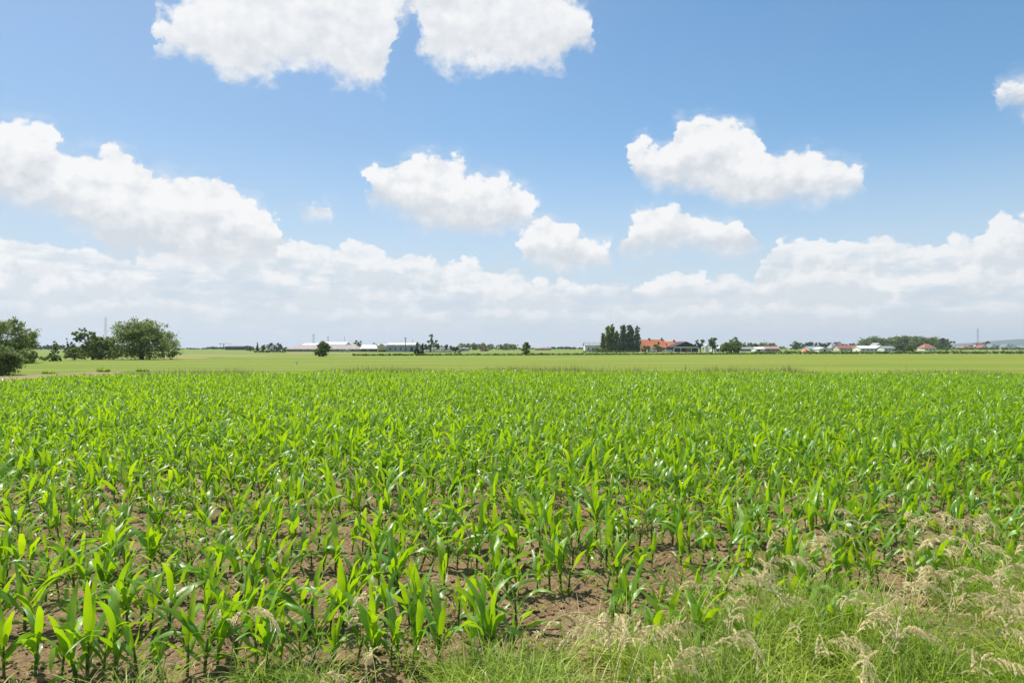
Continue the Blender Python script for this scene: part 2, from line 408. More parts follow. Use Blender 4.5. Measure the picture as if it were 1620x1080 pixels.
def dist(py): return H * F / (py - HY)

_perm = np.random.default_rng(5).random((256, 256)).astype(np.float32)
def vnoise(x, y, o=0):
    xi = np.floor(x).astype(int); yi = np.floor(y).astype(int); fx = x - xi; fy = y - yi
    fx = fx * fx * (3 - 2 * fx); fy = fy * fy * (3 - 2 * fy)
    g = lambda i, j: _perm[(i + o * 37) & 255, (j + o * 91) & 255]
    return (g(xi, yi) * (1 - fx) + g(xi + 1, yi) * fx) * (1 - fy) + (g(xi, yi + 1) * (1 - fx) + g(xi + 1, yi + 1) * fx) * fy
def fbm(x, y, oct=4, o=0, gain=0.5):
    s = 0; a = 1; t = 0
    for k in range(oct):
        s = s + a * vnoise(x * 2 ** k, y * 2 ** k, o + k); t += a; a *= gain
    return s / t

# ------------------------------------------------------------------ ground, fields, hill
def sheet(name, pts, z, mat, label=None):
    me = bpy.data.meshes.new(name); me.from_pydata([(x, y, z) for x, y in pts], [], [tuple(range(len(pts)))]); me.update()
    me.materials.append(mat); return tag(link(name, me), kind='structure')
sheet("ground", [(-6000, -400), (6000, -400), (6000, 7000), (-6000, 7000)], -0.14, LAND)
def y_edge(x):                                         # far edge of the corn
    return np.interp(x, [-60, -34, -22, -8, 10, 30, 60], [34, 36, 45.5, 50.5, 50.5, 45.5, 39])
def y_front(x):                                        # where the verge ends and the corn begins
    return 4.08 + 0.27 * np.maximum(0, np.asarray(x) - 0.2) + 0.12 * np.minimum(0, np.asarray(x) + 0.8) * (np.asarray(x) > -3.5)
xe = list(range(-60, 61, 4))
sheet("ripening_field", [(x, float(y_edge(x)) - 1.5) for x in xe] + [(300, 160), (330, 232), (120, 218), (0, 190), (-58, 174), (-64, 150), (-62, 131), (-75, 118), (-110, 96), (-160, 80)], -0.02, MEADOW)
sheet("pasture", [(-260, 75), (-110, 97), (-75, 119), (-61, 130), (-57, 174), (0, 191), (120, 219), (330, 233), (700, 420), (700, 760), (-700, 760), (-700, 300)], -0.06, FARG)
for pts in ([(-72, 136), (-63, 138), (-64.5, 148), (-76, 150)], [(-82, 160), (-62, 165), (-60, 176), (-92, 180)], [(-105, 202), (-60, 204), (-64, 222), (-118, 224)], [(-85, 262), (-62, 262), (-64, 300), (-100, 300)]):
    sheet("dry_strip", pts, -0.035, STUB)
sheet("dirt_track", [(-33, 22), (-28, 30), (-27.6, 40), (-29.5, 48), (-33.2, 58), (-35.3, 62), (-37, 61), (-37.5, 55), (-40, 48), (-46, 30), (-48, 22)], -0.012, DIRT)

def hf_sheet(name, xs, ys, zf, mat):
    gx, gy = np.meshgrid(xs, ys); z = zf(gx, gy)
    nx, ny = len(xs), len(ys); i = np.arange(nx * ny).reshape(ny, nx)
    f = np.stack([i[:-1, :-1], i[:-1, 1:], i[1:, 1:], i[1:, :-1]], -1).reshape(-1, 4)
    return tag(link(name, mesh_np(name, np.stack([gx, gy, z], -1), f, mat, True)), kind='structure')
def soil_z(x, y):
    a = fbm(x * 1.3, y * 1.3, 3, 1); b = fbm(x * 6.3 + y * 1.9, y * 6.3 - x * 1.9, 4, 5, 0.6); c_ = fbm(x * 15 - y * 9, y * 15 + x * 9, 3, 9, 0.7)
    return (a - 0.5) * 0.05 + (b - 0.5) * 0.075 + (c_ - 0.5) * 0.030 + 0.0
hf_sheet("corn_soil", np.concatenate([np.arange(-60, -9, 0.5), np.arange(-9, 9.01, 0.028), np.arange(9.5, 60.5, 0.5)]),
         np.concatenate([np.arange(3.2, 9.5, 0.028), np.arange(9.5, 14, 0.08), np.arange(14, 36.5, 0.5)]), soil_z, SOIL)
sheet("corn_soil_far", [(-60, 35.9), (60, 35.9)] + [(x, float(y_edge(x))) for x in xe[::-1]], 0.0, SOIL)
hf_sheet("verge", np.arange(-8, 12.01, 0.12), np.arange(-3.0, 9.01, 0.1),
         lambda x, y: np.where(y < y_front(x), 0.05, -0.10 + np.maximum(0, 0.15 - (y - y_front(x)) * 0.5)) + (fbm(x * 2, y * 2, 3) - 0.5) * 0.07, VERGE)
# wooded hill far away on the right
hx = np.linspace(3300, 5900, 120); hy = np.linspace(4300, 6000, 16)
def hill_z(x, y):
    r = np.clip((x - 3330) / 260, 0, 1); r = r * r * (3 - 2 * r)
    top = 34 + 30 * np.clip((x - 3650) / 300, 0, 1) + 14 * fbm(x * 0.004, y * 0.0, 3, 3) + 5 * fbm(x * 0.03, y * 0.03, 3, 2)
    return -1 + top * r * np.sin(np.clip((y - 4300) / 1700, 0, 1) * math.pi) ** 0.6
hf_sheet("hill", hx, hy, hill_z, HILLM)

# ------------------------------------------------------------------ corn
def leaf_np(Lg, Wd, th0, bend, az, twist, fold, z0, wavA, ph, ns, power=1.4):
    s = np.linspace(0, 1, ns + 1)
    th = th0 + bend * s ** power
    ds = Lg / ns
    out = np.concatenate([[0], np.cumsum(np.sin((th[1:] + th[:-1]) / 2) * ds)]) + 0.006
    up = np.concatenate([[0], np.cumsum(np.cos((th[1:] + th[:-1]) / 2) * ds)]) + z0
    ca, sa = math.cos(az), math.sin(az)
    c_ = np.stack([out * ca, out * sa, up], -1)
    tn = np.stack([np.sin(th) * ca, np.sin(th) * sa, np.cos(th)], -1)
    side0 = np.array([-sa, ca, 0.0]) * np.ones_like(tn)
    nrm0 = np.cross(tn, side0)
    tw = twist * s
    side = side0 * np.cos(tw)[:, None] + nrm0 * np.sin(tw)[:, None]
    nrm = np.cross(tn, side)
    w = Wd * np.minimum(1, 0.5 + 1.5 * s) * np.maximum(0.0, 1 - s ** 2.6) ** 0.8
    fo = fold * (1 - 0.6 * s)
    wv = wavA * np.sin(s * 13 + ph) * np.sin(s * math.pi)
    wv2 = wavA * np.sin(s * 11 + ph * 1.7 + 1) * np.sin(s * math.pi)
    h = w[:, None] / 2
    l_ = c_ + side * h * np.cos(fo)[:, None] - nrm * (h * np.sin(fo)[:, None] + wv[:, None])
    r_ = c_ - side * h * np.cos(fo)[:, None] - nrm * (h * np.sin(fo)[:, None] + wv2[:, None])
    V = np.stack([l_, c_, r_], 1).reshape(-1, 3)
    i = np.arange(ns)[:, None] * 3
    Fq = np.concatenate([i + np.array([[0, 1, 4, 3]]), i + np.array([[1, 2, 5, 4]])])
    return V, Fq, np.tile([0.0, 1.0, 0.0], ns + 1)
def plant_spec(rs):
    """leaf parameters of one young corn plant; leaves stand in two opposite ranks"""
    az0 = rs.uniform(0, math.tau); n = int(rs.integers(6, 9)); specs = []
    droop = rs.uniform(0.6, 1.2)
    for k in range(n):
        q = k / (n - 1)                                  # 0 lowest .. 1 innermost
        az = az0 + (k % 2) * math.pi + rs.normal(0, 0.30)
        if q < 0.2:
            sp = dict(Lg=rs.uniform(0.18, 0.30), Wd=rs.uniform(0.028, 0.04), th0=rs.uniform(0.6, 1.0), bend=rs.uniform(0.7, 1.4) * droop, z0=0.05 + 0.05 * q)
        elif q < 0.72:
            sp = dict(Lg=rs.uniform(0.36, 0.52), Wd=rs.uniform(0.045, 0.075), th0=rs.uniform(0.25, 0.80), bend=rs.uniform(0.6, 2.2) * droop, z0=0.06 + 0.20 * q)
        else:
            sp = dict(Lg=rs.uniform(0.30, 0.43), Wd=rs.uniform(0.046, 0.074), th0=rs.uniform(0.05, 0.30), bend=rs.uniform(0.15, 1.35), z0=0.09 + 0.15 * q)
        sp.update(az=az, twist=rs.normal(0, 0.85), fold=rs.uniform(0.15, 0.55), wavA=rs.uniform(0.003, 0.011), ph=rs.uniform(0, 6), power=rs.uniform(1.2, 2.0))
        specs.append((sp, 1.0 - q))
    return specs
NP = 30
SPECS = [plant_spec(np.random.default_rng(100 + i)) for i in range(NP)]
def stalk_mb():
    m = MB(); zs = [-0.06, 0.05, 0.14, 0.23]; rs_ = [0.0105, 0.0115, 0.0105, 0.006]
    for a in range(3): m.tube((0, 0, zs[a]), (0, 0, zs[a + 1]), rs_[a], rs_[a + 1], 8)
    return m
PROTO = []
stalk_me = None
for i, sp in enumerate(SPECS):
    lv = []
    for k, (q, age) in enumerate(sp):
        V, Fq, mid = leaf_np(ns=12, **q)
        lv.append(mesh_np("leaf", V, Fq, CORN, True, dict(age=np.full(len(V), age), mid=mid)))
    PROTO.append(lv)
_t = stalk_mb().build("stalk", STALK, smooth=True); stalk_me = _t.data; bpy.data.objects.remove(_t)
def lod(i, ns, wid=1.0):
    Vs, Fs, A, Md, b = [], [], [], [], 0
    for q, age in SPECS[i]:
        q = dict(q); q['Wd'] *= wid
        V, Fq, mid = leaf_np(ns=ns, **q); Vs.append(V); Fs.append(Fq + b); A.append(np.full(len(V), age)); Md.append(mid); b += len(V)
    if ns >= 5:
        k = 5; t = np.arange(k) / k * math.tau
        ring = np.stack([np.cos(t), np.sin(t)], -1) * 0.011
        V = np.concatenate([np.c_[ring, np.full(k, z)] for z in (-0.06, 0.22)])
        j = np.arange(k); Fs.append(np.stack([j, (j + 1) % k, (j + 1) % k + k, j + k], -1) + b); Vs.append(V); A.append(np.full(2 * k, 0.8)); Md.append(np.zeros(2 * k))
    return np.concatenate(Vs), np.concatenate(Fs), np.concatenate(A), np.concatenate(Md)
# rows run across the view, very slightly turned
ROW, STEP, TILT = 0.66, 0.105, R(3.0)
pl = []
g2 = np.random.default_rng(21)
for r in range(0, 86):
    c0 = 3.9 + r * ROW
    n = int(124 / STEP); t = (np.arange(n) - n / 2) * STEP + g2.normal(0, 0.03, n)
    x = t; y = c0 + t * math.tan(TILT) + g2.normal(0, 0.022, n)
    # patchy emergence: gaps that come in runs, more of them near the front
    gap = fbm(x * 1.6 + r * 17.3, np.full(n, r * 3.1), 2, 7)
    keep = (g2.random(n) > np.interp(y, [4, 8, 13], [0.18, 0.11, 0.05])) & (gap > np.interp(y, [4, 7, 10, 14], [0.315, 0.30, 0.2, 0.1]))
    keep &= (y > y_front(x) - 0.05) & (y < y_edge(x) - 0.3) & (np.abs(x) < 0.80 * y + 5) & (x > -27.5 + 0.9 * np.sin(y * 0.7))
    vig = np.clip(0.78 + 0.44 * fbm(x * 0.25, y * 0.25, 3, 4), 0.8, 1.15)
    # thin weak growth at the right-hand front
    weak = np.clip((x - 0.8) / 2.5, 0, 1) * np.clip((9.0 - y) / 3.5, 0, 1)
    sc = (np.interp(y, [4, 9], [0.75, 0.84]) * vig * (1 - 0.12 * weak)) * np.clip(g2.normal(1.0, 0.16, n), 0.55, 1.28)
    keep &= g2.random(n) > 0.08 * weak
    for a in np.nonzero(keep)[0]:
        pl.append((r, x[a], y[a], sc[a], g2.uniform(0, math.tau), int(g2.integers(NP)), g2.normal(0, 0.10), g2.normal(0, 0.10)))
pl = np.array(pl)
vis = (np.abs(pl[:, 1]) < 0.75 * pl[:, 2] + 0.12) & (pl[:, 2] > 3.9)
order = np.argsort(np.where(vis, np.hypot(pl[:, 1] * 0.55, pl[:, 2]), 1e9))
near = set(order[:300].tolist())
ORD = ['first', 'second', 'third', 'fourth', 'fifth', 'sixth', 'seventh', 'eighth', 'ninth', 'tenth', 'eleventh', 'twelfth']
def ordn(k):
    if k < len(ORD): return ORD[k]
    k += 1; return f"{k}{'th' if 10 < k % 100 < 14 else {1: 'st', 2: 'nd', 3: 'rd'}.get(k % 10, 'th')}"
rows_near = {}
for i in near: rows_near.setdefault(int(pl[i, 0]), []).append(i)
for rr, (r, ids) in enumerate(sorted(rows_near.items())):
    ids.sort(key=lambda i: pl[i, 1] / pl[i, 2])
    for kk, i in enumerate(ids):
        _, x, y, sc, rz, pi_, tx, ty = pl[i]; pi_ = int(pi_)
        z = float(soil_z(np.array([x]), np.array([y]))[0])
        o = empty("corn_plant", (x, y, z), rz); o.rotation_euler = (tx, ty, rz); o.scale = (sc,) * 3
        st = bpy.data.objects.new("stalk", stalk_me); COL.objects.link(st); st.parent = o
        best = None
        for (q, age), me in zip(SPECS[pi_], PROTO[pi_]):
            lf = bpy.data.objects.new("leaf", me); COL.objects.link(lf); lf.parent = o
            reach = q['Lg'] * math.sin(min(1.5, q['th0'] + q['bend'] * 0.45))
            if best is None or reach > best[0]: best = (reach, q['az'] + rz)
        d_ = (math.cos(best[1]), math.sin(best[1]))
        way = ('right' if d_[0] > 0 else 'left') if abs(d_[0]) > abs(d_[1]) else ('away' if d_[1] > 0 else 'forward')
        size = 'small' if sc < 0.64 else ('tall' if sc > 0.84 else 'young')
        tag(o, f"{size} corn plant, {ordn(rr)} row from the verge, {ordn(kk)} from left, longest leaf pointing {way}", "corn plant", "corn plants in the front rows of the field")
rest = np.array([i for i in range(len(pl)) if i not in near])
Vs, Fs, As, Ms, nb = [], [], [], [], 0
for band, ns, wid in (((0, 16), 7, 1.0), ((16, 30), 5, 1.05), ((30, 90), 3, 1.12)):
    pr = pl[rest]; pr = pr[(pr[:, 2] >= band[0]) & (pr[:, 2] < band[1])]
    for k in range(NP):
        q = pr[pr[:, 5] == k]
        if not len(q): continue
        V, Fq, A, Md = lod(k, ns, wid)
        c_, s_ = np.cos(q[:, 4]), np.sin(q[:, 4])
        vx = V[None, :, 0] * c_[:, None] - V[None, :, 1] * s_[:, None]; vy = V[None, :, 0] * s_[:, None] + V[None, :, 1] * c_[:, None]
        vz = np.repeat(V[None, :, 2], len(q), 0)
        sc = q[:, 3][:, None]
        gx = vx * sc + vz * q[:, 6][:, None] + q[:, 1][:, None]; gy = vy * sc + vz * q[:, 7][:, None] + q[:, 2][:, None]
        gz = vz * sc + soil_z(q[:, 1], q[:, 2])[:, None] * (q[:, 2] < 36)[:, None]
        Vs.append(np.stack([gx, gy, gz], -1).reshape(-1, 3))
        Fs.append((Fq[None] + (np.arange(len(q)) * len(V))[:, None, None]).reshape(-1, 4) + nb)
        As.append(np.tile(A, len(q))); Ms.append(np.tile(Md, len(q))); nb += len(V) * len(q)
cm = mesh_np("corn_crop", np.concatenate(Vs), np.concatenate(Fs), CORN, True, dict(age=np.concatenate(As), mid=np.concatenate(Ms)))
tag(link("corn_crop", cm), "dense bright green corn covering the field behind the front rows", "corn", kind='stuff')

# soil clods and bits of straw lying on the soil
def scatter_clods(n, seed):
    g = np.random.default_rng(seed)
    base = np.array([(1, 0, 0), (-1, 0, 0), (0, 1, 0), (0, -1, 0), (0, 0, 1), (0, 0, -1), (.6, .6, .6), (-.6, .6, .6), (.6, -.6, .6), (-.6, -.6, .6)], float)
    tri = np.array([(6, 4, 2), (6, 0, 4), (6, 2, 0), (7, 4, 1), (7, 2, 4), (7, 1, 2), (8, 4, 0), (8, 3, 4), (8, 0, 3), (9, 4, 3), (9, 1, 4), (9, 3, 1), (0, 2, 5), (2, 1, 5), (1, 3, 5), (3, 0, 5)])
    y = 3.6 + 9.0 * g.random(n) ** 1.5; x = (g.random(n) * 2 - 1) * (0.78 * y + 0.4)
    s = 0.004 + 0.026 * g.random(n) ** 5.0
    V = base[None] * (1 + g.normal(0, 0.22, (n, 10, 3))) * s[:, None, None] * np.array([1.15, 1.15, 0.42])
    V += np.stack([x, y, soil_z(x, y) + s * 0.08], -1)[:, None]
    Fq = (tri[None] + (np.arange(n) * 10)[:, None, None]).reshape(-1, 3)
    return mesh_np("soil_clods", V, Fq[:, ::-1], SOIL, True)
tag(link("soil_clods", scatter_clods(30000, 3)), "loose crumbs and clods of brown earth between the corn rows", "soil", kind='stuff')
def blades(x, y, z0, h, lean, az, wd, curl, ns=4, flat=0.0):
    n = len(x); s = np.linspace(0, 1, ns + 1)[None]
    out = h[:, None] * (lean[:, None] * s + curl[:, None] * s ** 2.2)
    up = h[:, None] * (s - np.abs(curl[:, None]) * 0.55 * s ** 3) * (1 - flat)
    cx = x[:, None] + out * np.cos(az)[:, None]; cy = y[:, None] + out * np.sin(az)[:, None]; cz = z0[:, None] + up
    w = wd[:, None] * (1 - s ** 1.8) * np.minimum(1, .6 + s * 2) / 2
    fa = az + math.pi / 2
    lx = np.cos(fa)[:, None] * w; ly = np.sin(fa)[:, None] * w
    V = np.stack([np.stack([cx - lx, cy - ly, cz], -1), np.stack([cx + lx, cy + ly, cz], -1)], 2).reshape(-1, 3)
    i = np.arange(ns) * 2
    q = np.stack([i, i + 1, i + 3, i + 2], -1)
    Fq = (q[None] + (np.arange(n) * (ns + 1) * 2)[:, None, None]).reshape(-1, 4)
    return V, Fq
g = np.random.default_rng(31); n = 5200
y = 3.7 + 8 * g.random(n) ** 1.4; x = (g.random(n) * 2 - 1) * (0.78 * y + .4)
V, Fq = blades(x, y, soil_z(x, y) + 0.012 + 0.012 * g.random(n), g.uniform(0.05, 0.20, n), np.full(n, 0.9), g.uniform(0, 6.3, n), g.uniform(0.002, 0.005, n), g.normal(0, 0.3, n), 3, 0.88)
tag(link("straw_litter", mesh_np("straw_litter", V, Fq, STRAW)), "scattered bits of dry straw lying on the bare soil", "straw", kind='stuff')

g = np.random.default_rng(35); k = 520
wy = 4.2 + 7.5 * g.random(k) ** 1.3; wx = (g.random(k) * 2 - 1) * (0.78 * wy + .5)
ti = np.repeat(np.arange(k), 9); n = len(ti)
V, Fq = blades(wx[ti] + g.normal(0, .012, n), wy[ti] + g.normal(0, .012, n), soil_z(wx, wy)[ti], g.uniform(0.03, 0.11, n) * g.uniform(.5, 1.4, k)[ti], g.uniform(0.3, 1.2, n), g.uniform(0, 6.3, n), g.uniform(0.006, 0.016, n), g.uniform(0, .8, n), 4)
tag(link("seedling_weeds", mesh_np("seedling_weeds", V, Fq, GRASS, True)), "tiny scattered weed seedlings sprouting from the bare soil", "weeds", kind='stuff')

# ------------------------------------------------------------------ the grass verge
g = np.random.default_rng(41)
nt_ = 9000
tx_ = g.uniform(-5.0, 9.5, nt_)
dep = g.random(nt_) ** 1.4 * 2.4 - 0.15 - 1.2 * g.random(nt_) ** 3.2 * np.clip((tx_ + 0.2) / 1.6, 0.12, 1)
ty_ = y_front(tx_) - dep
den = fbm(tx_ * 1.7, ty_ * 1.7, 3, 6)
lf_ = np.clip((tx_ + 1.9) / 1.5, 0.16, 1)
ok = (ty_ > 2.6) & (np.abs(tx_) < 0.80 * ty_ + 3.2) & (den > 0.40 - 0.25 * (dep > 0.3)) & (g.random(nt_) < lf_)
tx_, ty_, den = tx_[ok], ty_[ok], den[ok]
per = g.integers(6, 22, len(tx_)); ti = np.repeat(np.arange(len(tx_)), per); n = len(ti)
th_ = g.uniform(0.16, 0.56, len(tx_)) * (0.45 + 1.0 * den) * np.clip(0.74 + 0.10 * tx_, 0.6, 1.1)
rr_ = 0.055 * np.sqrt(g.random(n)); aa_ = g.uniform(0, math.tau, n)
x = tx_[ti] + rr_ * np.cos(aa_); y = ty_[ti] + rr_ * np.sin(aa_)
V1, F1 = blades(x, y, np.full(n, 0.02), th_[ti] * g.uniform(0.45, 1.15, n), g.uniform(0.0, 0.55, n), aa_ * 0.7 + g.normal(0.1, 0.9, n), g.uniform(0.005, 0.013, n), g.uniform(0.0, 1.25, n), 6)
tag(link("verge_grass", mesh_np("verge_grass", V1, F1, GRASS, True)), "rough yellow-green grass growing along the near edge of the field", "grass", kind='stuff')
n = 3600
x = g.uniform(-4.5, 8.0, n); dep = g.random(n) * 1.9 - 0.9 * g.random(n) * (x > 0.3); y = y_front(x) - dep
ok = (y > 2.7) & (np.abs(x) < 0.80 * y + 2.6) & (g.random(n) < np.clip((x + 1.5) / 3.2, 0.06, 1)) & (fbm(x * 1.2, y * 1.2, 2, 3) > 0.36)
x, y = x[ok], y[ok]; n = len(x)
V1, F1 = blades(x, y, np.full(n, 0.03), g.uniform(0.2, 0.5, n), g.uniform(0.1, 0.8, n), g.normal(0.1, 1.5, n), g.uniform(0.003, 0.008, n), g.uniform(0.1, 0.9, n), 5)
tag(link("dead_grass", mesh_np("dead_grass", V1, F1, STRAW, True)), "dead straw-coloured blades mixed through the green verge grass", "grass", kind='stuff')

# tall drooping seed heads
def seed_stalk(seed):
    g = np.random.default_rng(seed)
    hgt = g.uniform(0.44, 0.72); g_c = g.uniform(1.6, 2.9); lean = g.uniform(0.05, 0.22); K = 26
    pts = []; th = lean; p = np.array([0.0, 0, 0]); 
    for k in range(K + 1):
        pts.append(p.copy()); s = k / K
        th = lean + (1.9 + g.uniform(-.2, .2)) * max(0, s - 0.40) ** 1.15 * g_c
        p = p + np.array([math.sin(th), g.normal(0, .05), math.cos(th)]) * hgt * 1.25 / K
    stem = MB()
    for k in range(K): stem.tube(pts[k], pts[k + 1], 0.0026 - 0.0012 * k / K, 0.0026 - 0.0012 * (k + 1) / K, 4)
    V, Fq, b = [], [], 0
    for k in range(int(0.52 * K), K + 1):
        s = (k - 0.52 * K) / (0.48 * K)
        tdir = (np.array(pts[min(K, k + 1)]) - np.array(pts[max(0, k - 1)])); tdir /= np.linalg.norm(tdir) + 1e-9
        if k < K:
            pa, pb, o_ = np.array(pts[k]), np.array(pts[k + 1]), np.array([0, .0015, 0]); V += [pa - o_, pa + o_, pb + o_, pb - o_]; Fq.append([b, b + 1, b + 2, b + 3]); b += 4
        for j in range(int(g.integers(1, 4))):
            q = np.array(pts[k]); dr = tdir * 0.9 + g.normal(0, .38, 3) + np.array([0, 0, .1]); st_ = g.uniform(0.014, 0.028) * (1 - .3 * s)
            for t_ in range(int(g.integers(2, 5))):
                dr = dr + np.array([0, 0, -0.32]); dr /= np.linalg.norm(dr); ln = st_ * 1.7
                for sd in (np.array([1, 0, 0.1]), np.array([0, 1, 0.1])):
                    sv = np.cross(dr, sd); sv /= np.linalg.norm(sv) + 1e-9; w = st_ * .34
                    V += [q, q + dr * ln * .45 + sv * w, q + dr * ln, q + dr * ln * .45 - sv * w]; Fq.append([b, b + 1, b + 2, b + 3]); b += 4
                q = q + dr * st_
    return stem, mesh_np("seed_head", np.array(V), np.array(Fq), STRAW)
STK = []
for i in range(12):
    st, hd = seed_stalk(300 + i)
    me = bpy.data.meshes.new("stem"); me.from_pydata(st.v, [], st.f); me.update(); me.materials.append(STEM)
    STK.append((me, hd))
g = np.random.default_rng(55); spots = []
for cx, dpt, m_n, sp in ((3.35, 0.35, 40, .28), (2.7, 0.30, 14, .25), (2.0, 0.25, 9, .3), (1.5, -0.4, 6, .25), (0.75, 0.35, 9, .18), (4.4, 0.1, 10, .4), (3.4, -0.9, 9, .5), (-0.5, 0.12, 4, .3), (2.6, 0.7, 8, .4), (4.4, -1.2, 9, .5), (-2.1, -0.3, 2, .5), (1.3, 0.5, 7, .3), (2.2, -1.0, 5, .4)):
    for _ in range(m_n):
        x = g.normal(cx, sp); spots.append((x, float(y_front(x)) - dpt + g.normal(0, 0.25)))
for (x, y) in spots:
    if y < 3.0: y = 3.0 + g.random() * 0.4
    a, b = STK[int(g.integers(len(STK)))]
    o = empty("grass_stalk", (x, y, 0.02), g.normal(-0.2, 1.0)); o.scale = (g.uniform(0.75, 1.2),) * 3
    for nm, me in (("stem", a), ("seed_head", b)):
        c_ = bpy.data.objects.new(nm, me); COL.objects.link(c_); c_.parent = o
    tag(o, "stalk of dry grass with a drooping straw-coloured seed head at the field edge", "grass stalk", "dry seed heads standing in the verge grass")

# weeds and thin grass along the far border of the corn
g = np.random.default_rng(61); n = 26000
x = g.uniform(-27, 60, n); y = y_edge(x) + g.gamma(1.6, 1.3, n)
den = fbm(x * 0.25, y * 0.12, 4, 8)
ok = den > 0.42; x, y, den = x[ok], y[ok], den[ok]; n = len(x)
V1, F1 = blades(x, y, np.full(n, -0.05), g.uniform(0.35, 0.8, n) * (den * 2.2 - 0.2), g.uniform(0, .3, n), g.uniform(0, 6.3, n), g.uniform(0.015, 0.04, n), g.normal(0, .6, n), 4)
tag(link("border_weeds", mesh_np("border_weeds", V1, F1, WEED)), "thin strip of brownish weeds along the far edge of the corn", "weeds", kind='stuff')

# ------------------------------------------------------------------ trees
def crown_mesh(blobs, leaf, ncl, per, mat, seed, hollow=0.55, up=0.35):
    """leaf-sized faces in clumps through the volume of the blobs (cx, cy, cz, rx, ry, rz)"""
    g = np.random.default_rng(seed)
    bl = np.array(blobs, float); vol = (bl[:, 3] * bl[:, 4] * bl[:, 5]) ** 0.70; vol /= vol.sum()
    w = g.choice(len(bl), ncl, p=vol)
    d = g.normal(0, 1, (ncl, 3)); d /= np.linalg.norm(d, axis=1)[:, None]
    r = hollow + (1.05 - hollow) * g.random(ncl) ** 0.7
    cl = bl[w, :3] + d * r[:, None] * bl[w, 3:]
    cr = (bl[w, 3:].min(1) * g.uniform(0.2, 0.45, ncl))
    k = ncl * per; ci = np.repeat(np.arange(ncl), per)
    p = cl[ci] + g.normal(0, 0.5, (k, 3)) * cr[ci][:, None] * np.array([1.15, 1.15, 0.8])
    nrm = g.normal(0, 1, (k, 3)) + np.array([0, 0, up * 2]); nrm /= np.linalg.norm(nrm, axis=1)[:, None]
    a = np.cross(nrm, g.normal(0, 1, (k, 3))); a /= np.linalg.norm(a, axis=1)[:, None]; b = np.cross(nrm, a)
    s = leaf * g.uniform(0.55, 1.25, k)[:, None]
    V = np.stack([p - a * s, p - b * s * 0.62, p + a * s, p + b * s * 0.62], 1)
    V[..., 2] = np.maximum(V[..., 2], 0.02)
    return mesh_np("crown", V.reshape(-1, 3), np.arange(k * 4).reshape(-1, 4), mat), cl
